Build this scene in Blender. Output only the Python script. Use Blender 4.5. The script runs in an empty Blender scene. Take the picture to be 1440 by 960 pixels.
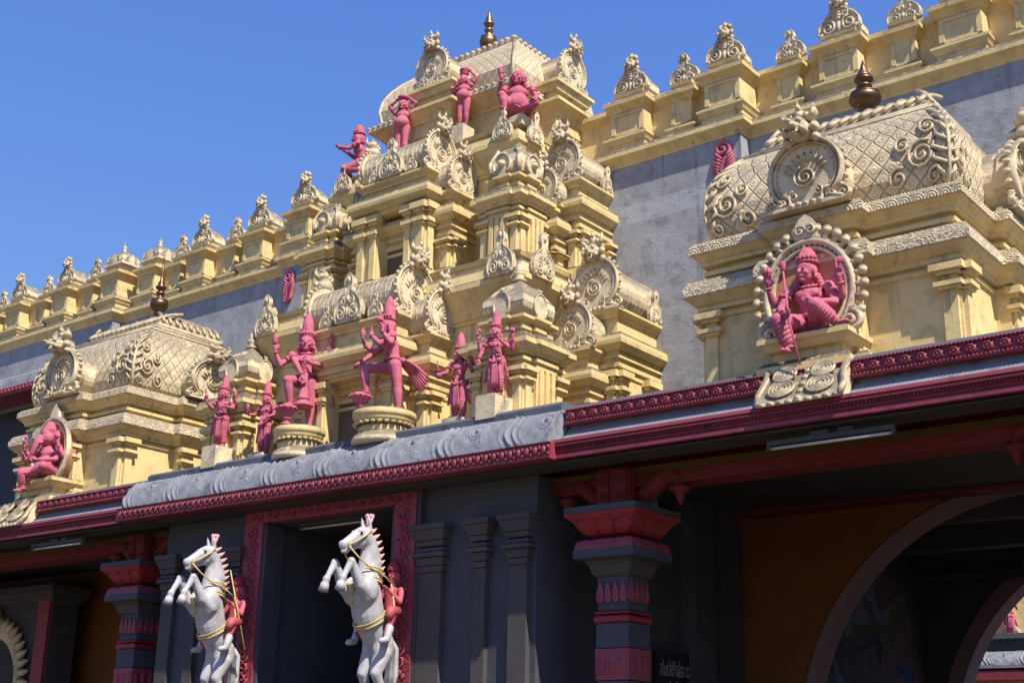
import bpy, bmesh, math, random
from mathutils import Vector, Matrix
random.seed(7)
R = math.radians
scene = bpy.context.scene
COL = scene.collection

# ------------------------------------------------------------------ camera, world, sun
cam_d = bpy.data.cameras.new('camera')
cam = bpy.data.objects.new('camera', cam_d); COL.objects.link(cam)
cam_d.sensor_width = 36; cam_d.lens = 36*1863/1440; cam_d.clip_start = .1; cam_d.clip_end = 3000
rx = Vector((.7861, .6177, .0207)); ry = Vector((-.1710, .2497, -.9531)); rz = Vector((-.5940, .7453, .3018))
cam.matrix_world = Matrix(((rx.x, -ry.x, -rz.x, 0), (rx.y, -ry.y, -rz.y, 0), (rx.z, -ry.z, -rz.z, 1.6), (0, 0, 0, 1)))
scene.camera = cam

SUN = Vector((.60, -.22, .92)).normalized()
world = bpy.data.worlds.new('World'); scene.world = world; world.use_nodes = True
wn = world.node_tree
sky = wn.nodes.new('ShaderNodeTexSky'); sky.sky_type = 'NISHITA'; sky.sun_disc = False
sky.sun_elevation = math.asin(SUN.z); sky.sun_rotation = math.atan2(SUN.x, SUN.y)
sky.air_density = 3.0; sky.dust_density = .0; sky.ozone_density = 10.0; sky.altitude = 300
wb = wn.nodes.new('ShaderNodeMix'); wb.data_type = 'RGBA'; wb.blend_type = 'MULTIPLY'; wb.inputs[0].default_value = 1
wb.inputs[7].default_value = (1.0, 1.24, 2.35, 1)                  # the photograph's cool white balance
wn.links.new(sky.outputs[0], wb.inputs[6]); wn.links.new(wb.outputs[2], wn.nodes['Background'].inputs[0])
wn.nodes['Background'].inputs[1].default_value = .050
sl = bpy.data.lights.new('sun', 'SUN'); sl.energy = 5.0; sl.angle = R(.5); sl.color = (1, .945, .85)
so = bpy.data.objects.new('sun', sl); COL.objects.link(so)
so.rotation_euler = (-SUN).to_track_quat('-Z', 'Y').to_euler(); so.location = SUN*60
scene.view_settings.view_transform = 'Standard'; scene.view_settings.look = 'None'
scene.view_settings.exposure = 0.52; scene.view_settings.gamma = 1
scene.view_settings.use_curve_mapping = False
scene.render.engine = 'CYCLES'
scene.cycles.max_bounces = 6

# ------------------------------------------------------------------ materials
def mat(name, col, dirt=None, amt=.0, up=0., rough=.75, bump=.15, bscale=60, pattern=None, metal=0., var=.10, streak=.0, pscale=1., pstr=.6, spec=.35, patch=None):
    m = bpy.data.materials.new(name); m.use_nodes = True
    N = m.node_tree.nodes; L = m.node_tree.links; bs = N['Principled BSDF']
    bs.inputs['Roughness'].default_value = rough; bs.inputs['Metallic'].default_value = metal
    bs.inputs['Specular IOR Level'].default_value = spec
    geo = N.new('ShaderNodeNewGeometry')
    def math_(op, a, b=None, c=None, clamp=False):
        n = N.new('ShaderNodeMath'); n.operation = op; n.use_clamp = clamp
        for i, v in enumerate((a, b, c)):
            if v is None: continue
            if isinstance(v, (int, float)): n.inputs[i].default_value = v
            else: L.new(v, n.inputs[i])
        return n.outputs[0]
    def noise(scale, detail=4, vec=None, dist=0, rough_=.55):
        n = N.new('ShaderNodeTexNoise'); n.inputs['Scale'].default_value = scale; n.inputs['Detail'].default_value = detail
        n.inputs['Distortion'].default_value = dist; n.inputs['Roughness'].default_value = rough_
        L.new(vec if vec is not None else geo.outputs['Position'], n.inputs['Vector']); return n.outputs[0]
    def mixc(f, a, b):
        n = N.new('ShaderNodeMix'); n.data_type = 'RGBA'
        if isinstance(f, (int, float)): n.inputs[0].default_value = f
        else: L.new(f, n.inputs[0])
        for i, v in ((6, a), (7, b)):
            if isinstance(v, tuple): n.inputs[i].default_value = (*v, 1)
            else: L.new(v, n.inputs[i])
        return n.outputs[2]
    def sstep(x, a, b):
        n = N.new('ShaderNodeMapRange'); n.interpolation_type = 'SMOOTHSTEP'; L.new(x, n.inputs[0])
        n.inputs[1].default_value = a; n.inputs[2].default_value = b; return n.outputs[0]
    c = mixc(sstep(noise(2.3, 5), .3, .72), tuple(x*(1-var) for x in col), tuple(min(1, x*(1+var)) for x in col))
    c = mixc(math_('MULTIPLY', sstep(noise(23, 4), .5, .75), .25), c, tuple(x*(1-2.2*var) for x in col))
    if patch:                                             # a repainted strip and faint clouds
        mp0 = N.new('ShaderNodeMapping'); mp0.inputs['Scale'].default_value = (.35, .35, 1.9); L.new(geo.outputs['Position'], mp0.inputs[0])
        c = mixc(math_('MULTIPLY', sstep(noise(1.0, 3, mp0.outputs[0], dist=.4), .54, .64), .28), c, patch)
        sp0 = N.new('ShaderNodeSeparateXYZ'); L.new(geo.outputs['Position'], sp0.inputs[0])
        zz = math_('ADD', sp0.outputs[2], math_('MULTIPLY', noise(2.5, 4), .08))
        band = math_('MULTIPLY', sstep(zz, 9.06, 9.09), sstep(zz, 9.40, 9.37)); band = math_('MULTIPLY', band, sstep(sp0.outputs[0], -10.6, -10.5)); band = math_('MULTIPLY', band, sstep(sp0.outputs[0], -8.05, -8.15))
        c = mixc(math_('MULTIPLY', band, .7), c, patch)
    if dirt:
        g = math_('MULTIPLY', sstep(noise(5, 9, rough_=.68), .46, .68), amt)
        if up:
            sx = N.new('ShaderNodeSeparateXYZ'); L.new(geo.outputs['Normal'], sx.inputs[0])
            u = math_('MULTIPLY', sstep(sx.outputs[2], .08, .5), sstep(noise(9, 8, rough_=.7), .25, .5))
            g = math_('MAXIMUM', g, math_('MULTIPLY', u, up))
        if streak:
            mp = N.new('ShaderNodeMapping'); mp.inputs['Scale'].default_value = (7, 7, .5); L.new(geo.outputs['Position'], mp.inputs[0])
            s = math_('MULTIPLY', sstep(noise(1.0, 6, mp.outputs[0], rough_=.65), .56, .74), streak)
            g = math_('MAXIMUM', g, s)
        c = mixc(g, c, dirt)
    h = math_('MULTIPLY', noise(bscale, 6), .012)
    h = math_('ADD', h, math_('MULTIPLY', noise(7, 3), .02))
    if pattern:
        uv = N.new('ShaderNodeUVMap'); uv.uv_map = 'UVMap'
        sp = N.new('ShaderNodeSeparateXYZ'); L.new(uv.outputs[0], sp.inputs[0])
        U = math_('MULTIPLY', sp.outputs[0], pscale); V = math_('MULTIPLY', sp.outputs[1], pscale)
        if pattern == 'lattice':
            a = math_('PINGPONG', math_('ADD', U, math_('MULTIPLY', V, .8)), .5)
            b = math_('PINGPONG', math_('SUBTRACT', U, math_('MULTIPLY', V, .8)), .5)
            a1 = sstep(a, 0., .09); b1 = sstep(b, 0., .09)
            grid = math_('MULTIPLY', a1, b1)
            da = math_('SUBTRACT', .5, a); db = math_('SUBTRACT', .5, b)
            rr = math_('SQRT', math_('ADD', math_('MULTIPLY', da, da), math_('MULTIPLY', db, db)))
            ring = math_('SUBTRACT', sstep(rr, .26, .2), math_('MULTIPLY', sstep(rr, .15, .1), .7))
            ring = math_('ADD', ring, math_('MULTIPLY', sstep(rr, .07, .03), .9))
            p = math_('ADD', math_('MULTIPLY', grid, 1.3), math_('MULTIPLY', ring, .6))
            groove = math_('SUBTRACT', 1., grid)
            c = mixc(math_('MULTIPLY', groove, .42), c, (.16, .11, .065))
        elif pattern == 'rosette':
            a = math_('SUBTRACT', math_('FRACT', U), .5); b = math_('SUBTRACT', math_('FRACT', V), .5)
            rr = math_('SQRT', math_('ADD', math_('MULTIPLY', a, a), math_('MULTIPLY', b, b)))
            p = math_('ADD', math_('MULTIPLY', math_('SINE', math_('MULTIPLY', rr, 30.)), .5), math_('MULTIPLY', noise(40, 3), .8))
            c = mixc(math_('MULTIPLY', sstep(p, .3, -.3), .35), c, (.16, .12, .08))
        else:
            cx = N.new('ShaderNodeCombineXYZ'); L.new(U, cx.inputs[0]); L.new(V, cx.inputs[1])
            L.new(math_('MULTIPLY', noise(3, 2), 1.5), cx.inputs[2])
            vo = N.new('ShaderNodeTexVoronoi'); vo.feature = 'SMOOTH_F1'; vo.inputs['Scale'].default_value = 1.; L.new(cx.outputs[0], vo.inputs['Vector'])
            p = math_('MULTIPLY', math_('SINE', math_('MULTIPLY', vo.outputs[0], 19.)), .6)
            c = mixc(math_('MULTIPLY', sstep(p, .1, -.5), .4), c, (.17, .125, .08))
        h = math_('ADD', h, math_('MULTIPLY', p, .05*pstr))
    b = N.new('ShaderNodeBump'); b.inputs['Strength'].default_value = min(1, bump*4); b.inputs['Distance'].default_value = .4
    L.new(h, b.inputs['Height']); L.new(b.outputs[0], bs.inputs['Normal'])
    L.new(c, bs.inputs['Base Color'])
    return m

DIRT = (.085, .07, .055)
M = {}
M['yellow'] = mat('yellow_paint', (0.8, 0.6, 0.262), DIRT, .3, .95, streak=.62, var=.06)
M['cream'] = mat('cream_stucco', (0.75, 0.605, 0.37), (.12, .095, .07), .55, .85, bscale=45, bump=.22, streak=.35)
M['creamlat'] = mat('cream_lattice', (0.75, 0.605, 0.37), (.12, .095, .07), .4, .6, pattern='lattice', pscale=5.0, pstr=.5, bump=.25)
M['creamscroll'] = mat('cream_scroll', (0.75, 0.605, 0.37), (.12, .1, .075), .4, .6, pattern='scroll', pscale=17.0, pstr=.28, bump=.2)
M['creamros'] = mat('cream_rosette', (0.75, 0.605, 0.37), (.12, .1, .075), .4, .6, pattern='rosette', pscale=7.0, pstr=.5, bump=.25)
M['pink'] = mat('pink_paint', (0.58, 0.155, 0.205), (.20, .035, .06), .5, .3, rough=.8, spec=.15, streak=.3, bump=.1, var=.12)
M['pinkred'] = mat('salmon_paint', (0.47, 0.09, 0.1), (.3, .05, .06), .3, 0, rough=.5, var=.1)
M['maroon'] = mat('maroon_paint', (0.29, 0.048, 0.068), (.045, .03, .03), .6, .45, rough=.5, streak=.5)
M['red'] = mat('red_paint', (0.32, 0.03, 0.038), (.16, .03, .03), .4, 0, rough=.5)
M['crimson'] = mat('crimson_paint', (0.34, 0.04, 0.07), (.14, .03, .04), .4, 0, rough=.5, pattern='scroll', pscale=9, pstr=.35)
M['wall'] = mat('grey_plaster', (0.35, 0.35, 0.345), (.13, .125, .13), .45, 0, bscale=25, bump=.2, streak=.75, rough=.85, patch=(.45, .45, .46))
M['slab'] = mat('grey_eave_plaster', (0.265, 0.265, 0.28), (.06, .06, .065), .75, .35, bscale=40, bump=.3, streak=.75)
M['ledge'] = mat('dark_concrete', (.115, .115, .13), (.05, .05, .05), .6, .2, bscale=40)
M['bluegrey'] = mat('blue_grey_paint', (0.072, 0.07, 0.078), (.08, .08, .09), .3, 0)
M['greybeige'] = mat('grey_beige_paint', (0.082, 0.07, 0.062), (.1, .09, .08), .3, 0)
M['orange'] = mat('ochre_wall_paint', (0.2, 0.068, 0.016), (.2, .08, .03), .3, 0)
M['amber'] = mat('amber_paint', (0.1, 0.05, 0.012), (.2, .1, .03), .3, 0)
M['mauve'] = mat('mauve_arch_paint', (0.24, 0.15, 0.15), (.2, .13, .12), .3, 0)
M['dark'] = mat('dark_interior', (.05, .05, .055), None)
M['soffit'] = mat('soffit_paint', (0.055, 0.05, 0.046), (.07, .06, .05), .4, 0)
M['white'] = mat('white_enamel', (.46, .44, .435), (.20, .17, .15), .45, 0, rough=.5, var=.05, bump=.08, streak=.35)
M['gold'] = mat('gold_paint', (0.56, 0.42, 0.18), (.3, .18, .05), .3, 0, rough=.45)
M['copper'] = mat('copper', (0.17, 0.095, 0.055), (.08, .05, .04), .5, 0, rough=.38, metal=.85)
M['brass'] = mat('brass', (.26, .15, .07), (.09, .06, .04), .5, 0, rough=.4, metal=.85)
M['tube'] = mat('tube_glass', (.6, .55, .47), None, rough=.3)
M['black'] = mat('black_plastic', (.03, .03, .03), None)
M['sign'] = mat('sign_face', (.02, .02, .03), None)
M['letters'] = mat('sign_letters', (.34, .28, .28), None)
M['redshade'] = mat('red_beam_in_shade', (0.19, 0.022, 0.02), (.06, .02, .02), .4, 0)  # darker copy of the red, eave shade put into its colour
M['ground'] = mat('courtyard_stone', (0.095, 0.07, 0.045), (.12, .11, .1), .4, 0, bscale=20)
M['mural'] = None

# ------------------------------------------------------------------ mesh builder
class MB:
    def __init__(s): s.v = []; s.f = []; s.uv = []; s.mi = []; s.sm = []
    def add(s, vs, fs, uvs=None, mi=0, smooth=False):
        o = len(s.v); s.v += [tuple(p) for p in vs]
        for k, f in enumerate(fs):
            s.f.append([i+o for i in f]); s.sm.append(smooth)
            s.mi.append(mi[k] if isinstance(mi, list) else mi)
            if uvs: s.uv.append(uvs[k])
            else:
                ps = [Vector(vs[i]) for i in f]; n = (ps[1]-ps[0]).cross(ps[2]-ps[0])
                a = [abs(x) for x in n]; k_ = a.index(max(a))
                s.uv.append([(p.y, p.z) if k_ == 0 else (p.x, p.z) if k_ == 1 else (p.x, p.y) for p in ps])
        return s
    def box(s, x0, x1, y0, y1, z0, z1, mi=0):
        v = [(x, y, z) for z in (z0, z1) for y in (y0, y1) for x in (x0, x1)]
        return s.add(v, [(0, 2, 3, 1), (4, 5, 7, 6), (0, 1, 5, 4), (2, 6, 7, 3), (0, 4, 6, 2), (1, 3, 7, 5)], None, mi)
    def loft(s, plan, prof, cap=True, bottom=True, sx=None):
        n = len(plan); P = [Vector(p) for p in plan]; offs = []
        for i in range(n):
            e0 = (P[i]-P[i-1]).normalized(); e1 = (P[(i+1) % n]-P[i]).normalized()
            n0 = Vector((e0.y, -e0.x)); n1 = Vector((e1.y, -e1.x))
            o = n0+n1 if abs(n0.dot(n1)) < .5 else n0
            offs.append(o)
        per = [0]
        for i in range(n): per.append(per[-1]+(P[(i+1) % n]-P[i]).length)
        vs = []; fs = []; uvs = []; mi = []; arc = 0
        for k, pr in enumerate(prof):
            o = pr[0]; z = pr[1]; oy = pr[3] if len(pr) > 3 else o
            for i in range(n): vs.append((P[i].x+offs[i].x*o, P[i].y+offs[i].y*oy, z))
            if k:
                d = math.hypot(o-prof[k-1][0], z-prof[k-1][1]); m_ = prof[k-1][2] if len(prof[k-1]) > 2 else 0
                for i in range(n):
                    j = (i+1) % n; a = (k-1)*n
                    fs.append((a+i, a+j, a+n+j, a+n+i)); mi.append(m_)
                    uvs.append([(per[i], arc), (per[i+1], arc), (per[i+1], arc+d), (per[i], arc+d)])
                arc += d
        if cap:
            fs.append(tuple(range((len(prof)-1)*n, len(prof)*n))); mi.append(prof[-1][2] if len(prof[-1]) > 2 else 0)
            uvs.append([(p.x, p.y) for p in P])
        if bottom:
            fs.append(tuple(reversed(range(n)))); mi.append(0); uvs.append([(p.x, p.y) for p in reversed(P)])
        return s.add(vs, fs, uvs, mi)
    def tube(s, pts, r, seg=6, closed=False, caps=True, mi=0):
        P = [Vector(p) for p in pts]; n = len(P); rr = r if isinstance(r, (list, tuple)) else [r]*n
        vs = []; fs = []; up = Vector((0, 0, 1)); prev = None
        for i in range(n):
            if closed: t = P[(i+1) % n]-P[i-1]
            else: t = P[min(i+1, n-1)]-P[max(i-1, 0)]
            t = t.normalized() if t.length > 1e-9 else Vector((0, 0, 1))
            if prev is None:
                a = t.cross(up); a = a if a.length > .1 else t.cross(Vector((1, 0, 0)))
            else: a = prev-t*prev.dot(t)
            a.normalize(); prev = a; b = t.cross(a)
            for k in range(seg):
                an = 2*math.pi*k/seg; vs.append(P[i]+(a*math.cos(an)+b*math.sin(an))*rr[i])
        for i in range(n if closed else n-1):
            for k in range(seg):
                j = (i+1) % n; l = (k+1) % seg
                fs.append((i*seg+k, i*seg+l, j*seg+l, j*seg+k))
        if caps and not closed:
            fs.append(tuple(reversed(range(seg)))); fs.append(tuple(range((n-1)*seg, n*seg)))
        return s.add(vs, fs, None, mi, True)
    def lathe(s, prof, c=(0, 0, 0), seg=20, mi=0, smooth=True):
        vs = []; fs = []; c = Vector(c); n = len(prof)
        for r, z in prof:
            for k in range(seg):
                a = 2*math.pi*k/seg; vs.append(c+Vector((r*math.cos(a), r*math.sin(a), z)))
        for i in range(n-1):
            for k in range(seg):
                l = (k+1) % seg; fs.append((i*seg+k, i*seg+l, (i+1)*seg+l, (i+1)*seg+k))
        fs.append(tuple(reversed(range(seg)))); fs.append(tuple(range((n-1)*seg, n*seg)))
        return s.add(vs, fs, None, mi, smooth)
    def ell(s, c, r, seg=8, rings=6, mi=0, rot=None):
        if isinstance(r, (int, float)): r = (r, r, r)
        c = Vector(c); vs = [Vector((0, 0, -1))]; fs = []
        for i in range(1, rings):
            ph = -math.pi/2+math.pi*i/rings
            for k in range(seg):
                a = 2*math.pi*k/seg; vs.append(Vector((math.cos(a)*math.cos(ph), math.sin(a)*math.cos(ph), math.sin(ph))))
        vs.append(Vector((0, 0, 1))); top = len(vs)-1
        for k in range(seg):
            l = (k+1) % seg
            fs.append((0, 1+l, 1+k)); fs.append((top, top-seg+k, top-seg+l))
            for i in range(rings-2):
                a = 1+i*seg; fs.append((a+k, a+l, a+seg+l, a+seg+k))
        vs = [Vector((p.x*r[0], p.y*r[1], p.z*r[2])) for p in vs]
        if rot is not None: vs = [rot @ p for p in vs]
        return s.add([p+c for p in vs], fs, None, mi, True)
    def cap(s, a, b, r0, r1, seg=10, mi=0):
        a = Vector(a); b = Vector(b); d = b-a; L = d.length
        if L < 1e-6: return s.ell(a, r0, seg, 6, mi)
        d.normalize(); pts = []; rr = []
        for i in range(4):
            t = math.pi/2*i/3; pts.append(a-d*r0*math.cos(t)); rr.append(max(r0*math.sin(t), r0*.05))
        for i in range(4):
            t = math.pi/2*i/3; pts.append(b+d*r1*math.sin(t)); rr.append(max(r1*math.cos(t), r1*.05))
        return s.tube(pts, rr, seg, mi=mi)
    def prism(s, outline, y0, y1, mi=0, uvs=1.):          # outline in x,z, extruded along y (front = y0)
        n = len(outline)
        vs = [(x, y0, z) for x, z in outline]+[(x, y1, z) for x, z in outline]
        fs = [tuple(range(n)), tuple(reversed(range(n, 2*n)))]+[(i, i+n, (i+1) % n+n, (i+1) % n) for i in range(n)]
        return s.add(vs, fs, None, mi)
    def profx(s, prof, x0, x1, mis=None):                 # profile in y,z extruded along x, closed
        n = len(prof); vs = [(x0, y, z) for y, z in prof]+[(x1, y, z) for y, z in prof]
        fs = [(i, i+n, (i+1) % n+n, (i+1) % n) for i in range(n)]+[tuple(reversed(range(n))), tuple(range(n, 2*n))]
        uv = []; arc = 0
        for i in range(n):
            a = prof[i]; b = prof[(i+1) % n]; d = math.hypot(a[0]-b[0], a[1]-b[1])
            uv.append([(x0, arc), (x1, arc), (x1, arc+d), (x0, arc+d)]); arc += d
        uv += [[prof[i] for i in reversed(range(n))], list(prof)]
        return s.add(vs, fs, uv, (mis+[0, 0]) if mis else 0)
    def merge(s, o, T=None):
        k = len(s.v)
        s.v += [tuple(T @ Vector(p)) if T is not None else p for p in o.v]
        flip = T is not None and T.to_3x3().determinant() < 0
        for f in o.f: s.f.append([i+k for i in (reversed(f) if flip else f)])
        for u in o.uv: s.uv.append(list(reversed(u)) if flip else u)
        s.mi += o.mi; s.sm += o.sm
        return s
    def mesh(s, name):
        me = bpy.data.meshes.new(name); me.from_pydata(s.v, [], s.f)
        uv = me.uv_layers.new(name='UVMap'); flat = [c for f in s.uv for p in f for c in (p[0], p[1])]
        uv.data.foreach_set('uv', flat)
        me.polygons.foreach_set('material_index', s.mi); me.polygons.foreach_set('use_smooth', s.sm)
        bm = bmesh.new(); bm.from_mesh(me); bmesh.ops.recalc_face_normals(bm, faces=bm.faces); bm.to_mesh(me); bm.free()
        me.update(); return me
    def build(s, name, mats, parent=None, loc=None, rotz=None, T=None):
        me = s.mesh(name); o = bpy.data.objects.new(name, me); COL.objects.link(o)
        for m in (mats if isinstance(mats, (list, tuple)) else [mats]): me.materials.append(M[m] if isinstance(m, str) else m)
        return attach(o, parent, loc, rotz)

def wloc(o):
    p = Vector((0, 0, 0))
    while o: p += o.get('_w') and Vector(o['_w']) or Vector((0, 0, 0)); o = None
    return p
def attach(o, parent=None, loc=None, rotz=None):
    if loc is not None: o.location = loc
    if rotz is not None: o.rotation_euler = (0, 0, rotz)
    if parent:
        o.parent = parent
    return o
def tag(o, label=None, cat=None, group=None, kind=None):
    for k, v in (('label', label), ('category', cat), ('group', group), ('kind', kind)):
        if v: o[k] = v
    return o
def thing(name, label, cat, loc=(0, 0, 0), rotz=0, group=None):
    o = bpy.data.objects.new(name, None); COL.objects.link(o); o.location = loc; o.rotation_euler = (0, 0, rotz); o.empty_display_size = .3
    return tag(o, label, cat, group)
# one-off architecture is modelled in world coordinates: part(mb, ...) shifts the mesh so that its thing's Empty is the origin
def part(mb, name, mats, root, label=None):
    b = root
    w = Vector((0, 0, 0))
    while b is not None: w += b.location; b = b.parent
    mb.v = [(p[0]-w.x, p[1]-w.y, p[2]-w.z) for p in mb.v]
    o = mb.build(name, mats, root)
    if label: o['label'] = label
    return o
def sub(mesh_or_mb, name, mats, root, T):                # a placed copy of a shared mesh, T in world space (root unrotated)
    b = root; w = Vector((0, 0, 0))
    while b is not None: w += b.location; b = b.parent
    me = mesh_or_mb if isinstance(mesh_or_mb, bpy.types.Mesh) else mesh_or_mb.mesh(name)
    if not me.materials:
        for m in (mats if isinstance(mats, (list, tuple)) else [mats]): me.materials.append(M[m])
    o = bpy.data.objects.new(name, me); COL.objects.link(o); o.parent = root
    o.matrix_local = Matrix.Translation(-w) @ T
    return o
def TRS(loc, rz=0, s=1.):
    s = s if isinstance(s, (tuple, list)) else (s, s, s)
    return Matrix.Translation(Vector(loc)) @ Matrix.Rotation(rz, 4, 'Z') @ Matrix.Diagonal((*s, 1))
FRONT, RIGHT, LEFT = 0, math.pi/2, -math.pi/2           # -Y is an ornament's own front; RIGHT turns it to face +X
AX = -12.55                                              # the gate's axis

def spiral(cx, cz, r, turns=1.6, a0=0, d=1, y=0, n=18):
    return [(cx+r*(1-.85*i/n)*math.cos(a0+d*2*math.pi*turns*i/n), y, cz+r*(1-.85*i/n)*math.sin(a0+d*2*math.pi*turns*i/n)) for i in range(n+1)]

# ------------------------------------------------------------------ ornaments (unit size, front = -Y, base at z = 0)
def lion_mask(m, c, s, horns=True):
    c = Vector(c)
    E = lambda p, r: m.ell(c+Vector(p)*s, tuple(x*s for x in r), 8, 6)
    E((0, 0, 0), (.17, .15, .17)); E((0, -.13, -.05), (.10, .09, .08)); E((0, -.2, -.02), (.045, .04, .035))
    E((-.07, -.12, .05), (.04, .04, .045)); E((.07, -.12, .05), (.04, .04, .045))
    E((-.11, -.1, -.08), (.05, .06, .06)); E((.11, -.1, -.08), (.05, .06, .06)); E((0, -.12, -.15), (.07, .06, .035))
    for sx in (-1, 1):
        if horns: m.tube([c+Vector((sx*.12, -.02, .1))*s, c+Vector((sx*.22, -.03, .2))*s, c+Vector((sx*.2, -.03, .33))*s], [.05*s, .045*s, .01*s], 6)
        else: E((sx*.14, -.01, .16), (.07, .07, .08))
        E((sx*.2, -.02, .0), (.06, .05, .08)); E((sx*.2, 0, -.14), (.06, .05, .07)); E((sx*.1, .0, .19), (.06, .06, .07))
        m.tube([c+Vector((sx*.07, -.15, -.1))*s, c+Vector((sx*.09, -.2, -.2))*s], [.02*s, .004*s], 5)
    E((0, 0, .22), (.07, .07, .1)); m.tube([c+Vector((0, -.02, .25))*s, c+Vector((0, -.05, .4 if horns else .3))*s], [.05*s, .01*s], 6)

def arch_pts(r, cz, foot, n=26, sq=1.0):
    pts = []
    a0 = R(-52)
    for i in range(n+1):
        a = a0+(math.pi-2*a0)*i/n
        pts.append((r*math.cos(a)*sq, cz+r*math.sin(a)))
    return pts
def gable_mb():                                           # horseshoe gable: width about 1, rim top at 1.0
    m = MB(); r = .5; cz = .5
    o = arch_pts(r, cz, 0)
    out = [(.46, 0)]+o+[(-.46, 0)]
    m.prism(out, -.05, .06)
    rim = [(x, -.05, z) for x, z in [(.5, .04)]+o+[(-.5, .04)]]
    m.tube(rim, .034, 8)
    rim = [(x*.86, -.055, cz+(z-cz)*.86) for x, z in o]
    m.tube(rim, .015, 6)
    for k in range(22):                                   # bead ring
        a = R(-45)+(math.pi+R(90))*k/21
        m.ell((.395*math.cos(a), -.05, cz+.395*math.sin(a)), .017, 6, 4)
    m.tube(spiral(.0, cz-.06, .17, 2.1, R(100), 1, -.055, 28), .02, 6)
    for k in range(9):
        a = R(20)+R(140)*k/8; m.tube([(.21*math.cos(a), -.05, cz-.04+.21*math.sin(a)), (.32*math.cos(a), -.055, cz-.02+.32*math.sin(a))], [.024, .010], 5)
    for sx in (-1, 1):
        m.tube(spiral(sx*.32, .11, .12, 1.5, math.pi/2, sx, -.055), .024, 6)
        m.tube(spiral(sx*.50, .10, .09, 1.4, math.pi/2, -sx, -.04), .026, 6)
        m.tube(spiral(sx*.17, .20, .07, 1.3, math.pi/2, -sx, -.055), .018, 6)
        for k in range(8):
            a = R(-30)+R(100)*k/7
            if sx > 0: b = a
            else: b = math.pi-a
            m.ell((.535*math.cos(b), -.02, cz+.535*math.sin(b)), (.034, .035, .045), 6, 5)
    for k in range(5): m.ell((-.2+.1*k, -.06, .05), (.06, .04, .05), 6, 4)
    m.prism([(-.56, -.001), (.56, -.001), (.52, .05), (-.52, .05)], -.08, .08)
    lion_mask(m, (0, -.08, 1.10), 1.0)
    return m
GABLE = None
def plaque_mb():                                          # small pear-shaped crest with scrolls, width .8 height 1
    m = MB()
    half = [(.34, 0), (.42, .1), (.44, .24), (.38, .40), (.27, .51), (.16, .57), (.10, .63), (.095, .69), (.13, .77), (.12, .87), (.06, .95), (0, .97)]
    out = half+[(-x, z) for x, z in reversed(half[:-1])]
    m.prism(out, -.06, .06)
    m.tube([(x*.95, -.06, z) for x, z in out], .028, 6)
    for sx in (-1, 1):
        m.tube(spiral(sx*.2, .18, .15, 1.6, math.pi/2, sx, -.07), .032, 6)
        m.tube(spiral(sx*.12, .42, .09, 1.3, math.pi/2, -sx, -.07, 12), .026, 6)
        m.ell((sx*.35, -.05, .06), (.07, .05, .07), 6, 5)
    m.ell((0, -.06, .2), (.06, .06, .12), 8, 6); m.ell((0, -.06, .46), (.045, .05, .08), 8, 6); m.ell((0, -.05, .86), (.07, .08, .1), 8, 6)
    return m
def crest_mb():                                           # parapet crest: plaque with a lion mask and a short vault behind
    m = MB(); half = [(.48, 0), (.55, .1), (.54, .27), (.45, .40), (.36, .46), (.28, .52), (.22, .60), (0, .64)]
    out = half+[(-x, z) for x, z in reversed(half[:-1])]
    m.prism(out, -.08, .04)
    m.tube([(x*.97, -.08, z) for x, z in out], .035, 6)
    v = [(x*.85, z*.93) for x, z in out]; m.prism(v, .03, .55)
    for sx in (-1, 1):
        m.tube(spiral(sx*.27, .2, .19, 1.6, math.pi/2, sx, -.09), .04, 6)
        m.tube(spiral(sx*.17, .47, .11, 1.3, math.pi/2, -sx, -.09, 12), .03, 6)
        m.ell((sx*.45, -.07, .07), (.1, .06, .09), 6, 5); m.ell((sx*.36, -.06, .42), (.08, .05, .09), 6, 5)
    m.ell((0, -.08, .18), (.07, .06, .16), 8, 6)
    for k in range(4): m.ell((0, -.09, .38+.07*k), (.06, .05, .045), 6, 4)
    lion_mask(m, (0, -.06, .80), .98, False)
    return m
def domecap_mb(s=1.):                                     # four-sided cap with a pinnacle
    m = MB(); q = [(-.5, -.5), (.5, -.5), (.5, .5), (-.5, .5)]
    m.loft(q, [(0, 0), (0, .1), (-.08, .12), (-.06, .22), (-.09, .38), (-.2, .52), (-.36, .62), (-.44, .66)])
    m.lathe([(.08, .64), (.1, .7), (.05, .75), (.09, .82), (.08, .88), (.03, .95), (.015, 1.05)], seg=10)
    for rz in range(4):
        T = Matrix.Rotation(rz*math.pi/2, 4, 'Z')
        n = MB(); n.tube(spiral(-.2, .22, .12, 1.5, 0, 1, -.45), .025, 5); n.tube(spiral(.2, .22, .12, 1.5, math.pi, -1, -.45), .025, 5)
        n.prism([(-.13, .1), (.13, .1), (.15, .25), (0, .45), (-.15, .25)], -.5, -.4); m.merge(n, T)
    return m
KALASHA = [(.10, -.25), (.10, 0), (.13, .02), (.13, .05), (.07, .08), (.055, .12), (.09, .15), (.09, .18), (.06, .2), (.12, .24), (.165, .30), (.175, .36), (.17, .40), (.15, .44), (.16, .455), (.10, .48), (.06, .51), (.055, .55), (.085, .58), (.085, .61), (.05, .63), (.05, .66), (.10, .70), (.105, .73), (.06, .75), (.07, .79), (.05, .85), (.022, .92), (.008, 1.02)]

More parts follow.
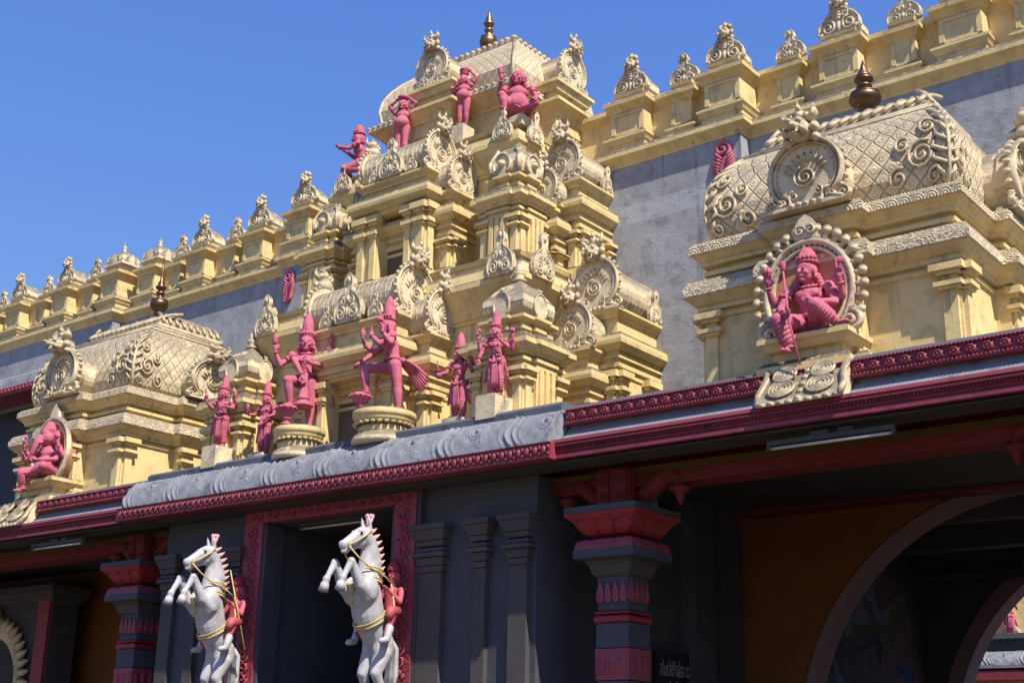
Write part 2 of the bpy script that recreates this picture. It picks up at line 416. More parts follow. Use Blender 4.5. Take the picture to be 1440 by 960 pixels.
meshes = {}
def shared(key, fn, mats):
    if key not in meshes:
        me = fn().mesh(key)
        for m_ in (mats if isinstance(mats, (list, tuple)) else [mats]): me.materials.append(M[m_])
        meshes[key] = me
    return meshes[key]
G = lambda: shared('gable_arch', gable_mb, 'cream')
PQ = lambda: shared('plaque', plaque_mb, 'cream')
CR = lambda: shared('crest', crest_mb, 'cream')
DC = lambda: shared('dome_cap', domecap_mb, 'cream')

def rect(x0, x1, y0, y1): return [(x0, y0), (x1, y0), (x1, y1), (x0, y1)]
def ratha(cx, cy, hx, hy, bx, by, d):                     # rectangle with a projecting strip on each side
    return [(cx-hx, cy-hy), (cx-bx, cy-hy), (cx-bx, cy-hy-d), (cx+bx, cy-hy-d), (cx+bx, cy-hy), (cx+hx, cy-hy),
            (cx+hx, cy-by), (cx+hx+d, cy-by), (cx+hx+d, cy+by), (cx+hx, cy+by), (cx+hx, cy+hy), (cx-hx, cy+hy),
            (cx-hx, cy+by), (cx-hx-d, cy+by), (cx-hx-d, cy-by), (cx-hx, cy-by)]

# ------------------------------------------------------------------ ground
g = MB(); g.add([(-300, -300, 0), (300, -300, 0), (300, 300, 0), (-300, 300, 0)], [(0, 1, 2, 3)])
tag(g.build('ground', 'ground'), kind='structure')

# ------------------------------------------------------------------ back wall of the hall and its parapet
YP, YR = 14.92, 15.17
def xstep():                                              # plan of the stepped wall, closed behind
    return [(-34, YP), (-22.25, YP), (-22.25, YR), (-17.2, YR), (-17.2, YP), (-7.92, YP), (-7.92, YR), (6, YR), (6, 21), (-34, 21)]
hall = thing('hall_wall', 'tall grey plastered wall with patched paint behind the yellow shrines', 'wall', (AX, 15.2, 5.2))
w = MB(); w.loft(xstep(), [(0, 5.2), (0, 9.97)])
part(w, 'wall', 'wall', hall)
w = MB(); w.loft(xstep(), [(-.3, 9.950), (.01, 9.955), (.02, 9.990), (.06, 10.040), (.10, 10.080), (.115, 10.100), (.115, 10.160), (.09, 10.200), (.05, 10.230), (-.4, 10.235)])
part(w, 'cornice', 'yellow', hall)
def scroll_panel(m, x0, x1, z0, z1, y):
    w_ = x1-x0; cx = (x0+x1)/2; h = z1-z0
    m.tube(spiral(cx-.02, z1-.15, .13, 1.5, R(-60), 1, y, 22), .032, 6)
    stem = [(cx+.09, y, z1-.22), (cx+.02, y, z1-.34), (cx-.05, y, z1-.46), (cx-.03, y, z1-.58), (cx+.04, y, z0+.04)]
    m.tube(stem, [.035, .045, .045, .035, .02], 6)
    for k in range(8):
        z = z1-.26-k*.05
        for sx in (-1, 1):
            L = w_*(.42-.12*abs(k-3.5)/3.5); m.tube([(cx-.02, y, z-.05), (cx+sx*L*.55, y-.02, z), (cx+sx*L*.95, y-.015, z+.06), (cx+sx*L*.8, y, z+.10)], [.022, .028, .018, .006], 5)
    m.tube(spiral(cx-.05, z0+.1, .08, 1.3, R(90), -1, y, 14), .022, 5)
for x0, x1 in ((-8.40, -7.96), (-17.18, -16.78)):
    m = MB(); scroll_panel(m, x0, x1, 9.26, 9.93, YP-.02)
    part(m, 'carved_panel', 'pink', hall, 'pink scrollwork panel on the corner of the wall')

par = thing('parapet', 'yellow parapet of alternating wide and narrow piers against the sky', 'parapet', (AX, 15.2, 10.12))
pw = MB(); pl = xstep(); pl2 = []
m = MB(); m.loft(xstep(), [(-.27, 10.210), (-.27, 10.910), (-.25, 10.930), (-.20, 10.970), (-.18, 11.010), (-.18, 11.080), (-.25, 11.110), (-.4, 11.120)])
part(m, 'parapet_wall', 'yellow', par)
def big_pier_mb():
    m = MB(); q = rect(-.28, .28, .03, .5)
    m.loft(q, [(.04, 10.1), (.04, 10.21), (.06, 10.22), (.075, 10.26), (.1, 10.30), (.1, 10.33), (.05, 10.37), (0, 10.385), (0, 10.76), (.02, 10.78), (.02, 10.80), (.05, 10.83), (.1, 10.87), (.105, 10.92), (.07, 10.96), (-.03, 10.975), (-.05, 10.98), (-.05, 11.04), (-.03, 11.05), (-.02, 11.1), (-.1, 11.11)])
    for a, b, c, d in ((-.28, -.21, 10.42, 10.74), (.21, .28, 10.42, 10.74), (-.21, .21, 10.70, 10.74), (-.21, .21, 10.385, 10.42)):
        m.box(a, b, .012, .04, c, d)
    m.v = [(x, y, z-10.1) for x, y, z in m.v]
    return m
def small_pier_mb():
    m = MB(); q = rect(-.17, .17, .13, .5)
    m.loft(q, [(.03, 10.1), (.03, 10.19), (.05, 10.2), (.08, 10.25), (.08, 10.28), (.03, 10.33), (0, 10.34), (0, 10.70), (.02, 10.72), (.05, 10.76), (.1, 10.80), (.105, 10.85), (.06, 10.89), (-.02, 10.9), (-.03, 10.96), (0, 10.97), (.01, 11.02), (-.05, 11.03)])
    for a, b in ((-.17, -.11), (.11, .17)): m.box(a, b, .115, .14, 10.36, 10.69)
    m.v = [(x, y, z-10.1) for x, y, z in m.v]
    return m
BP = shared('wide_pier', big_pier_mb, 'yellow'); SP = shared('narrow_pier', small_pier_mb, 'yellow')
piers = [(-29.6, 'b'), (-28.7, 's'), (-27.8, 'b'), (-26.95, 's'), (-26.08, 'b'), (-25.15, 's'), (-24.3, 'b'), (-23.4, 's'), (-22.53, 'c'), (-21.65, 'C'), (-20.85, 's'), (-20.08, 'b'), (-19.2, 's'), (-18.4, 'b'),
         (-17.55, 's'), (-16.9, 'b'), (-16.1, 's'), (-15.3, 'b'), (-9.8, 'b'), (-8.93, 's'), (-8.2, 'b'), (-7.35, 's'), (-6.55, 'b'), (-5.68, 's'), (-4.88, 'b'), (-4.05, 's'), (-3.25, 'b'), (-2.4, 's'), (-1.6, 'b'), (-.75, 's'), (.1, 'b')]
for x, k in piers:
    y = YP if (x < -22.25 or -17.25 < x < -7.9) else YR
    if k == 's':
        p = sub(SP, 'narrow_pier', 'yellow', par, TRS((x, y, 10.21)))
        c = bpy.data.objects.new('crest', PQ()); COL.objects.link(c); c.parent = p; c.location = (0, .26, .92); c.scale = (.56*random.uniform(.94, 1.06), .55, .50*random.uniform(.93, 1.06)); c.rotation_euler = (R(random.uniform(-2, 2)), R(random.uniform(-3, 3)), R(random.uniform(-5, 5)))
    else:
        p = sub(BP, 'wide_pier', 'yellow', par, TRS((x, y, 10.21)))
        c = bpy.data.objects.new('crest', CR() if k == 'b' else DC()); COL.objects.link(c); c.parent = p
        c.rotation_euler = (R(random.uniform(-2, 2)), R(random.uniform(-2.5, 2.5)), R(random.uniform(-4, 4)))
        if k == 'b': c.location = (0, .16, 1.0); c.scale = (.56*random.uniform(.95, 1.05), .6, .60*random.uniform(.94, 1.06))
        else: c.location = (0, .28, 1.0); c.scale = (.60, .5, .56); c.name = 'dome_cap'

# ------------------------------------------------------------------ porch roof, eaves, canopy
porch = thing('porch_roof', 'flat porch roof with dark ledge, beaded maroon bands and carved grey canopy', 'roof', (AX, 13.5, 5.0))
CX0, CX1 = -16.42, -8.60
m = MB(); m.box(-34, 4, 12.25, 15.3, 5.02, 5.40); part(m, 'roof_slab', 'ledge', porch)
m = MB()
for a, b in ((-34, CX0+.1), (CX1-.1, 4)): m.profx([(11.93, 5.36), (12.24, 5.36), (12.24, 5.5), (11.95, 5.5), (11.93, 5.47)], a, b)
m.profx([(11.86, 5.40), (12.24, 5.40), (12.24, 5.56), (11.90, 5.56), (11.86, 5.52)], CX0+.101, CX1-.101)
part(m, 'ledge', 'ledge', porch)
eslab = [(11.66, 5.0), (12.2, 5.0), (12.2, 5.355), (11.95, 5.355), (11.90, 5.28), (11.86, 5.20), (11.80, 5.12), (11.72, 5.05), (11.65, 5.02)]
m = MB()
for a, b in ((-34, CX0), (CX1, 4)): m.profx(eslab, a, b)
part(m, 'eave_slab', 'slab', porch)
def eave_bands(x0, x1):
    m = MB()
    m.profx([(11.58, 4.81), (12.0, 4.82), (12.0, 5.0), (11.57, 5.025), (11.555, 4.985), (11.575, 4.97), (11.555, 4.95), (11.575, 4.935), (11.60, 4.93), (11.60, 4.905), (11.57, 4.895), (11.60, 4.87), (11.58, 4.85)], x0, x1)
    m.profx([(11.78, 5.235), (11.94, 5.235), (11.94, 5.425), (11.80, 5.425), (11.775, 5.41), (11.80, 5.40), (11.80, 5.265), (11.77, 5.255)], x0, x1)
    n = int((x1-x0)/.155); st = (x1-x0)/n
    for i in range(n):
        x = x0+(i+.5)*st
        m.ell((x, 11.80, 5.333), (.068, .035, .060), 10, 5); m.tube([(x+.038*math.cos(a*math.pi/5), 11.768, 5.333+.032*math.sin(a*math.pi/5)) for a in range(10)], .009, 4, closed=True)
        m.ell((x, 11.76, 5.333), .013, 5, 4)
        for q in range(4): m.ell((x+(q-1.5)*st/4, 11.775, 5.405), .014, 5, 4); m.ell((x+(q-1.5)*st/4, 11.772, 5.258), .014, 5, 4); m.ell((x+(q-1.5)*st/4, 11.585, 4.918), .015, 5, 4)
    return m
part(eave_bands(CX1+.0, 1.0), 'maroon_band', 'maroon', porch)
part(eave_bands(-27.0, CX0), 'maroon_band', 'maroon', porch)
# canopy: curved slab with lotus folds and bosses
def canopy_slab(x0, x1, ya, za, yb, zb, unit=1.02):
    m = MB(); nx = int((x1-x0)/.0085); ns = 40; vs = []; fs = []; uv = []
    for i in range(nx+1):
        x = x0+(x1-x0)*i/nx
        for j in range(ns+1):
            t = j/ns
            y = ya+(yb-ya)*t**1.35; z = za+(zb-za)*(1-(1-t)**1.5)
            u = ((x-x0)/unit) % 1.0; h = 0
            wv = ((x-x0) % (2*unit))/(2*unit); q_ = int((x-x0)/unit); jit = .03*math.sin(q_*7.3)
            s_ = u+.20*(t-.5)+.06*math.sin(math.pi*2*t)+jit*(t-.3)*2       # leaning S folds between the bosses
            for c_, a_, w_ in ((.0, .024, .020), (.105, .019, .016), (.19, .009, .012), (.90, .010, .013)):
                d = (s_-c_+.5) % 1-.5; h += a_*math.exp(-(d/w_)**2)
            for bx, bt, br in ((.53, .50, 1.), (.66, .22, .6), (.42, .78, .5), (.70, .74, .45), (.40, .24, .5)):
                dx = (u-bx-.08*(bt-.5))*unit; dz = (t-bt)*.62; r_ = math.hypot(dx, dz)/br
                h += br*(.040*math.exp(-(r_/.035)**2)+.016*math.exp(-((r_-.085)/.014)**2)+.012*math.exp(-((r_-.125)/.011)**2))
            h += .002*math.sin(x*23+t*9)*math.sin(t*11+x*7)
            edge = min(t/.05, 1)*min((1-t)/.05, 1); h *= max(edge, 0)
            vs.append((x, y-h*1.0, z+h*.7))
    for i in range(nx):
        for j in range(ns):
            a = i*(ns+1)+j; fs.append((a, a+ns+1, a+ns+2, a+1)); uv.append([(vs[k][0], vs[k][2]) for k in fs[-1]])
    m.add(vs, fs, uv, 0, True)
    e0 = [vs[j] for j in range(ns+1)]; e1 = [vs[nx*(ns+1)+j] for j in range(ns+1)]
    for e in (e0, e1):
        k = len(e); m.add(e+[(e[-1][0], yb+.15, zb), (e[0][0], yb+.15, za)], [tuple(range(k+2))])
    m.add([(x0, yb+.15, za), (x1, yb+.15, za), (x1, yb+.15, zb), (x0, yb+.15, zb), (x0, yb, zb), (x1, yb, zb), (x0, ya, za), (x1, ya, za)], [(0, 1, 2, 3), (3, 2, 5, 4), (0, 6, 7, 1)])
    return m
part(canopy_slab(CX0+.02, CX1-.02, 11.50, 5.0, 11.86, 5.44), 'canopy_slab', 'slab', porch)
m = MB()
m.profx([(11.50, 4.80), (12.02, 4.81), (12.02, 4.985), (11.49, 4.995), (11.46, 4.985), (11.48, 4.97), (11.48, 4.83), (11.46, 4.82), (11.465, 4.80)], CX0-.03, CX1+.03)
n = 66; st = (CX1-CX0)/n
for i in range(n):
    x = CX0+(i+.5)*st
    m.ell((x, 11.478, 4.90), (.040, .03, .055), 8, 5); m.ell((x+st/2, 11.478, 4.93), (.02, .025, .03), 6, 4); m.ell((x+st/2, 11.478, 4.855), (.02, .025, .02), 6, 4)
part(m, 'canopy_band', 'maroon', porch)
m = MB(); m.box(-34, 4, 11.66, 12.04, 4.775, 4.795); part(m, 'soffit', 'soffit', porch)
# cream relief tablets on the eave, under the seated statues
def tablet(x0, x1):
    m = MB(); cx = (x0+x1)/2; hw = (x1-x0)/2
    pr = [(11.72, 5.02), (11.96, 5.34), (11.92, 5.36), (11.84, 5.39), (11.76, 5.33), (11.64, 5.16), (11.55, 5.06), (11.54, 5.01)]
    m.profx([(y-.02, z) for y, z in pr], x0, x1)
    for sx in (-1, 1):
        for (dz, y, r_) in ((5.17, 11.62, .115), (5.34, 11.72, .10)):
            c = Vector((cx+sx*hw*.46, y, dz)); tilt = Matrix.Rotation(R(-34), 3, 'X')
            for q in (1, .72, .45): m.tube([c+tilt @ Vector((r_*q*math.cos(2*math.pi*k/16)*1.2, -.03, r_*q*math.sin(2*math.pi*k/16))) for k in range(16)], .018, 5, closed=True)
            m.ell(c, (.05, .05, .05), 8, 6)
        m.tube([(cx+sx*hw*.98, 11.53, 5.03), (cx+sx*hw*1.02, 11.6, 5.16), (cx+sx*hw*.93, 11.70, 5.32), (cx+sx*hw*.98, 11.8, 5.44)], .035, 6)
    for k in range(5): m.ell((cx, 11.54+.065*k, 5.05+.085*k), (.045, .045, .04), 6, 5)
    for k in range(9): m.ell((x0+.05+(x1-x0-.1)*k/8, 11.53, 5.03), (.045, .03, .03), 6, 4)
    return m
part(tablet(-6.05, -5.15), 'relief_tablet', 'cream', porch); part(tablet(-19.98, -19.05), 'relief_tablet', 'cream', porch)

# ------------------------------------------------------------------ the two corner shrines
def pilaster(m, x, y, z0, z1, w, face, d=.05, cap=True):
    def B(u0, u1, dd, a, b):
        if face == 'f': m.box(x+u0, x+u1, y-dd, y+.03, a, b)
        elif face == 'r': m.box(x-.03, x+dd, y+u0, y+u1, a, b)
        else: m.box(x-dd, x+.03, y+u0, y+u1, a, b)
    h = w/2; H = z1-z0
    B(-h, h, d, z0, z1-.002)
    if cap:
        B(-h*1.5, h*1.5, d*1.7, z1-.34*min(1, H), z1-.30*min(1, H)); B(-h*1.9, h*1.9, d*2.3, z1-.30*min(1, H)+.001, z1-.24*min(1, H))
        B(-h*1.6, h*1.6, d*1.8, z1-.15*min(1, H), z1-.10*min(1, H)); B(-h*2.3, h*2.3, d*2.8, z1-.10*min(1, H)+.001, z1-.003)
def medallion_mb(round_=False):                           # ring frame behind the seated statue (x,z plane, centre 0)
    m = MB(); rx_, rz_ = .5, .6
    P = lambda a, k=1.: (rx_*k*math.cos(a), -.03, rz_*k*math.sin(a))
    m.prism([(rx_*math.cos(2*math.pi*k/40), rz_*math.sin(2*math.pi*k/40)) for k in range(40)], 0, .12, 1)
    m.tube([P(2*math.pi*k/40) for k in range(40)], .045, 8, closed=True)
    m.tube([P(2*math.pi*k/40, .86) for k in range(40)], .03, 6, closed=True)
    for k in range(46):
        a = 2*math.pi*k/46; m.ell(P(a, .93), .026, 6, 4)
    if not round_:
        for k in range(23):
            a = R(-35)+R(250)*k/22; c = Vector(P(a, 1.12)); e = Vector(P(a, 1.24))
            m.tube([Vector(P(a, 1.03)), c, e], [.035, .03, .03], 6); m.ell(e, (.055, .05, .06), 7, 5)
        m.prism([(-.13, .62), (.13, .62), (.15, .74), (.08, .86), (0, .92), (-.08, .86), (-.15, .74)], -.06, .06)
        m.tube(spiral(-.06, .72, .07, 1.4, 0, 1, -.07), .02, 5); m.tube(spiral(.06, .72, .07, 1.4, math.pi, -1, -.07), .02, 5)
        for sx in (-1, 1):
            m.tube(spiral(sx*.46, -.42, .13, 1.6, R(90), -sx, -.06), .04, 6); m.tube(spiral(sx*.32, -.46, .1, 1.5, R(90), sx, -.06), .035, 6)
    else:
        m.prism([(-.12, .58), (.12, .58), (.1, .72), (0, .86), (-.1, .72)], -.05, .06)
    return m
def shrine(cx, label, side, blunt):
    root = thing('corner_shrine', label, 'shrine', (cx, 13.95, 5.4))
    YF = 12.5; hx = 1.46
    plan = [(cx-hx, YF), (cx-.47, YF), (cx-.47, YF-.16), (cx+.47, YF-.16), (cx+.47, YF), (cx+hx, YF), (cx+hx, 13.5), (cx+hx+.16, 13.5), (cx+hx+.16, 14.4), (cx+hx, 14.4),
            (cx+hx, 15.16), (cx-hx, 15.16), (cx-hx, 14.4), (cx-hx-.16, 14.4), (cx-hx-.16, 13.5), (cx-hx, 13.5)]
    m = MB()
    m.loft(plan, [(.10, 5.39), (.10, 5.62), (.06, 5.66), (0, 5.67), (0, 6.40), (.03, 6.405), (.03, 6.45), (.0, 6.46), (.0, 6.49), (.06, 6.495), (.06, 6.545), (.09, 6.56), (.15, 6.62), (.17, 6.635), (.17, 6.65)], cap=True)
    part(m, 'walls', 'yellow', root)
    m = MB()
    m.loft(plan, [(.12, 6.645, 1), (.185, 6.65, 1), (.19, 6.66, 1), (.19, 6.745, 1), (.14, 6.84, 1), (.02, 6.875, 0), (-.04, 6.88)], cap=True)
    part(m, 'lower_cornice', ['cream', 'creamscroll'], root)
    m = MB()
    m.loft(plan, [(-.06, 6.86), (-.06, 6.93), (.0, 6.935), (.0, 6.985), (-.05, 6.99), (-.05, 7.04), (.03, 7.045), (.03, 7.09), (.05, 7.10), (.10, 7.16), (.115, 7.165), (.115, 7.18)])
    part(m, 'neck', 'yellow', root)
    m = MB(); m.loft(plan, [(.07, 7.175, 1), (.13, 7.18, 1), (.13, 7.265, 1), (.08, 7.32, 1), (-.05, 7.36, 0), (-.3, 7.365)])
    part(m, 'upper_cornice', ['cream', 'creamros'], root)
    z0, z1 = 5.66, 6.46                                   # pilasters on the corners and in the returns
    spots = [(cx-hx+.1, YF, .15, 'f'), (cx+hx-.1, YF, .15, 'f'), (cx-.40, YF-.16, .1, 'f'), (cx+.40, YF-.16, .1, 'f')]
    for sgn, fc in ((1, 'r'), (-1, 'l')):
        spots += [(cx+sgn*hx, YF+.095, .13, fc), (cx+sgn*(hx+.16), 13.6, .14, fc), (cx+sgn*(hx+.16), 14.3, .14, fc)]
    for px_, py_, w_, fc in spots:
        m = MB(); pilaster(m, px_, py_, z0, z1, w_, fc); part(m, 'pilaster', 'yellow', root)
    # dome
    DH = 1.32; dp = rect(cx-1.40, cx+1.40, 12.58, 15.12)
    m = MB(); pr = []
    for t, ox, oy in ((0, -.05, -.05), (.05, 0, 0), (.15, .035, .04), (.28, .05, .05), (.42, .045, .03), (.55, .015, -.02), (.67, -.05, -.12), (.78, -.13, -.25), (.88, -.24, -.42), (.95, -.34, -.55), (1, -.42, -.62)):
        pr.append((ox, 7.36+DH*t, 0, oy))
    m.loft(dp, pr)
    dome = part(m, 'dome', 'creamlat', root)
    m = MB()                                              # moulded ridges, corner leaves
    for sx in (-1, 1):
        m.tube([(cx+sx*(1.40+o[0]), 12.58-o[3], o[1]) for o in pr], .022, 6)
    for e in (pr[8], pr[9]):
        x0, x1, y0, y1 = cx-1.41-e[0], cx+1.41+e[0], 12.57-e[3], 15.13+e[3]
        for q in ([(x0, y0), (x1, y0)], [(x1, y0), (x1, y1)], [(x0, y1), (x0, y0)]): m.tube([(a_, b_, e[1]) for a_, b_ in q], .026, 6)
    def surf(u, t, face, lift=.02):                       # a point on the dome face, u from -1..1, t height
        k = 0
        ts = (0, .05, .15, .28, .42, .55, .67, .78, .88, .95, 1)
        while k < 9 and ts[k+1] < t: k += 1
        f = (t-ts[k])/(ts[k+1]-ts[k]); ox = pr[k][0]*(1-f)+pr[k+1][0]*f; oy = pr[k][3]*(1-f)+pr[k+1][3]*f; z = 7.36+DH*t
        if face == 'f': return (cx+u*(1.40+ox), 12.58-oy-lift, z)
        y = (12.58-oy)+(15.12+oy-(12.58-oy))*(u*.5+.5)
        return (cx+(1.40+ox+lift)*(1 if face == 'r' else -1), y, z)
    for face in ('f', 'r', 'l'):
        for sgn in (-1, 1):
            for (u0, t0, r_, tn) in ((.80, .30, .16, 2.0), (.62, .14, .11, 1.5), (.86, .56, .10, 1.6), (.66, .42, .09, 1.4), (.9, .1, .08, 1.3)):
                pts = [surf(sgn*(u0+(x-0)*.72), t0+z*.85, face) for x, _, z in spiral(0, 0, r_, tn, R(60), sgn, 0, 22)]
                m.tube(pts, .018, 6)
                m.ell(surf(sgn*u0, t0, face, .0), .034, 7, 5)
            for k in range(7):
                t = .08+.1*k
                m.tube([surf(sgn*.985, t, face, .0), surf(sgn*(.93-.05*math.sin(k)), t+.06, face, .025), surf(sgn*.9, t+.15, face, .0)], [.028, .026, .008], 6)
    part(m, 'dome_carving', 'cream', root)
    # top slab with lotus ridge
    m = MB(); tp = rect(cx-1.0, cx+1.0, 13.27, 14.63)
    m.loft(tp, [(-.02, 8.65), (.03, 8.67), (.03, 8.72), (0, 8.75), (-.02, 8.77, 0, -.02), (-.04, 8.83, 0, -.12), (-.1, 8.93, 0, -.3), (-.18, 8.99, 0, -.5), (-.3, 9.01, 0, -.6)])
    for k in range(15):
        x = cx-.94+1.88*k/14; a = .02 if k % 3 else .05
        m.tube([(x-.03, 13.24, 8.75), (x, 13.34, 8.85), (x+.03, 13.54, 8.94), (x+.05, 13.75, 9.00)], [.03+a*.4, .035+a*.3, .03, .03], 6)
    for k in range(9):
        y = 13.35+1.2*k/8
        for sx in (-1, 1): m.tube([(cx+sx*1.03, y, 8.75), (cx+sx*.97, y, 8.87), (cx+sx*.86, y, 8.95)], [.03, .03, .03], 6)
    part(m, 'ridge_cap', 'cream', root)
    m = MB(); kp = list(KALASHA); sc = .94 if not blunt else .74
    if blunt: kp = kp[:-4]+[(.10, .74), (.075, .80), (.03, .95), (.006, 1.08)]
    else: kp = kp[:-3]+[(.04, .85), (.02, 1.0), (.014, 1.35)]
    m.lathe([(r_*(1.12 if blunt else .95), z*sc) for r_, z in kp], (cx, 13.95, 9.10), 22); part(m, 'finial', 'copper', root)
    # gables
    sub(G(), 'gable_arch', 'cream', root, TRS((cx+.02, 12.22, 7.30), 0, (.84, 1.6, .80)))
    m = MB(); m.prism([(x*.80, 7.31+z*.77) for x, z in arch_pts(.5, .5, 0)], 12.3, 13.2); m.v = [(v[0]+cx, v[1], v[2]) for v in m.v]; part(m, 'gable_vault', 'cream', root)
    for sgn, rz in ((1, RIGHT), (-1, LEFT)):
        x = cx+sgn*(hx+.26); sub(G(), 'gable_arch', 'cream', root, TRS((x-sgn*.02, 13.95, 7.33), rz, (.92, 1.5, .9 if side != 'small' else .72)))
        m = MB(); m.prism([(xx*.86, z*(.85 if side != 'small' else .66)) for xx, z in arch_pts(.5, .5, 0)], -.5, 0)
        T = TRS((x-sgn*.05, 13.95, 7.34), rz); m.v = [tuple(T @ Vector((v[0], v[1]+.5, v[2]))) for v in m.v]; part(m, 'gable_vault', 'cream', root)
    # medallion and seat
    md = shared('medallion_'+('plain' if blunt is False else 'knobbed'), (lambda: medallion_mb(not blunt)), ['cream', 'salmon'])
    sub(md, 'medallion', 'cream', root, TRS((cx, 12.16, 6.34), 0, (.98, 1, .95)))
    m = MB(); m.loft(rect(cx-.42, cx+.42, 11.98, 12.4), [(.10, 5.44), (.10, 5.52), (.04, 5.58), (-.04, 5.60), (-.04, 5.68), (.02, 5.70), (.06, 5.76), (.09, 5.78), (.09, 5.83), (.05, 5.86)])
    part(m, 'seat', 'yellow', root)
    return root
M['salmon'] = mat('salmon_panel', (.58, .25, .13), (.3, .13, .07), .3, 0)
shrine(-5.7, 'yellow corner shrine at right with a knobbed oval frame and blunt copper finial', 'shrine', True)
shrine(-19.4, 'yellow corner shrine at left with a plain oval frame and long copper spike', 'small', False)
for o in list(bpy.data.objects):
    pass

# ------------------------------------------------------------------ the entrance tower
tower = thing('entrance_tower', 'tiered yellow entrance tower with copper pot finial rising above the canopy', 'tower', (AX, 14.9, 5.45))
TURRET = [(.07, 0), (.07, .13), (.05, .15), (.03, .19), (0, .2), (0, .76), (.02, .765), (.02, .80), (0, .805), (0, .84), (.035, .845), (.035, .885), (0, .89), (0, .92), (.05, .925), (.05, .965), (.07, .97),
          (.12, 1.03), (.135, 1.04), (.135, 1.10), (.10, 1.17), (-.02, 1.225), (-.115, 1.23), (-.115, 1.29), (-.08, 1.295), (-.08, 1.335), (-.11, 1.34), (-.11, 1.38), (-.07, 1.40), (-.03, 1.43), (-.03, 1.47), (-.10, 1.475)]
def turret(cx, cy, hw, z0, s, barrel=False):
    m = MB(); hw_ = hw/s
    pl = [(x*s+cx, y*s+cy) for x, y in ratha(0, 0, hw_, hw_, .19, .19, .05)]
    m.loft(pl, [(o*s, z0+z*s) for o, z in TURRET])
    for fc in ('f', 'r', 'l'):
        for u, w in ((-.32, .11), (.32, .11), (-.12, .07), (.0, .07), (.12, .07)):
            d = .05 if abs(u) < .2 else 0
            uu = u*s*hw_/.4
            z1 = z0+.76*s
            if fc == 'f': x, y = cx+uu, cy-hw-d*s
            elif fc == 'r': x, y = cx+hw+d*s, cy+uu
            else: x, y = cx-hw-d*s, cy+uu
            pilaster(m, x, y, z0+.19*s, z1, w*s, fc, .035*s, abs(u) > .2)
    t = part(m, 'turret', 'yellow', tower)
    hw *= .70 if not barrel else .82
    m = MB(); zb = z0+1.47*s; q = [(cx-hw, cy-hw), (cx+hw, cy-hw), (cx+hw, cy+hw), (cx-hw, cy+hw)]
    H = .55*s
    if not barrel:
        m.loft(q, [(-.10*s, zb), (-.03*s, zb+.08*H), (.035*s, zb+.22*H), (.055*s, zb+.36*H), (.045*s, zb+.50*H), (-.01*s, zb+.64*H), (-.07*s, zb+.78*H), (-.14*s, zb+.90*H), (-.20*s, zb+1.0*H), (-.24*s, zb+1.08*H)])
        for rz in range(4):
            n = MB()
            for k in range(11):
                u = -1+2*k/10
                n.tube([(u*(hw-.09*s), -(hw-.09*s), zb-z0), (u*(hw+.03*s), -(hw+.035*s), zb-z0+.22*H), (u*(hw+.045*s), -(hw+.05*s), zb-z0+.4*H), (u*(hw-.02*s), -(hw-.015*s), zb-z0+.64*H), (u*(hw-.13*s), -(hw-.13*s), zb-z0+.9*H)], .008*s, 4)
            n.prism([(x*.25*s, zb-z0+z*.34*s) for x, z in [(.3, 0)]+arch_pts(.5, .5, 0)+[(0-.3, 0)]], -(hw+.075*s), -(hw-.06*s))
            n.tube([(x*.25*s, -(hw+.075*s), zb-z0+z*.34*s) for x, z in arch_pts(.5, .5, 0)], .016*s, 5)
            n.tube([(0, -(hw+.07*s), zb-z0+.36*s), (0, -(hw+.02*s), zb-z0+.43*s)], [.03*s, .006*s], 5)
            m.merge(n, Matrix.Translation((cx, cy, z0)) @ Matrix.Rotation(rz*math.pi/2, 4, 'Z'))
        m.lathe([(r_*s, zb+1.05*H+z*s) for r_, z in [(.08, 0), (.10, .03), (.05, .06), (.085, .10), (.085, .13), (.045, .16), (.06, .2), (.05, .24), (.015, .3)]], (cx, cy, 0), 12)
    else:
        m.loft(q, [(-.07*s, zb), (-.02, zb+.15*H), (.0, zb+.4*H), (-.02*s, zb+.65*H), (-.08*s, zb+.85*H), (-.16*s, zb+.97*H), (-.24*s, zb+1.02*H)])
        for rz in range(4):
            n = MB()
            n.prism([(x*.32*s, zb-z0+z*.36*s) for x, z in [(.3, 0)]+arch_pts(.5, .5, 0)+[(-.3, 0)]], -(hw+.05*s), -(hw-.1*s))
            n.tube([(x*.32*s, -(hw+.055*s), zb-z0+z*.36*s) for x, z in arch_pts(.5, .5, 0)], .022*s, 5)
            n.ell((0, -(hw+.06*s), zb-z0+.2*s), .07*s, 8, 5)
            for k in (-1, 1): n.tube([(k*hw*.9, -(hw-.02*s), zb-z0), (k*hw*.95, -hw, zb-z0+.5*H), (k*hw*.75, -(hw-.12*s), zb-z0+.92*H)], .03*s, 5)
            m.merge(n, Matrix.Translation((cx, cy, z0)) @ Matrix.Rotation(rz*math.pi/2, 4, 'Z'))
        m.lathe([(r_*s, zb+.98*H+z*s) for r_, z in [(.06, 0), (.08, .03), (.04, .06), (.06, .1), (.015, .18)]], (cx, cy, 0), 10)
    part(m, 'turret_dome', 'cream', t)
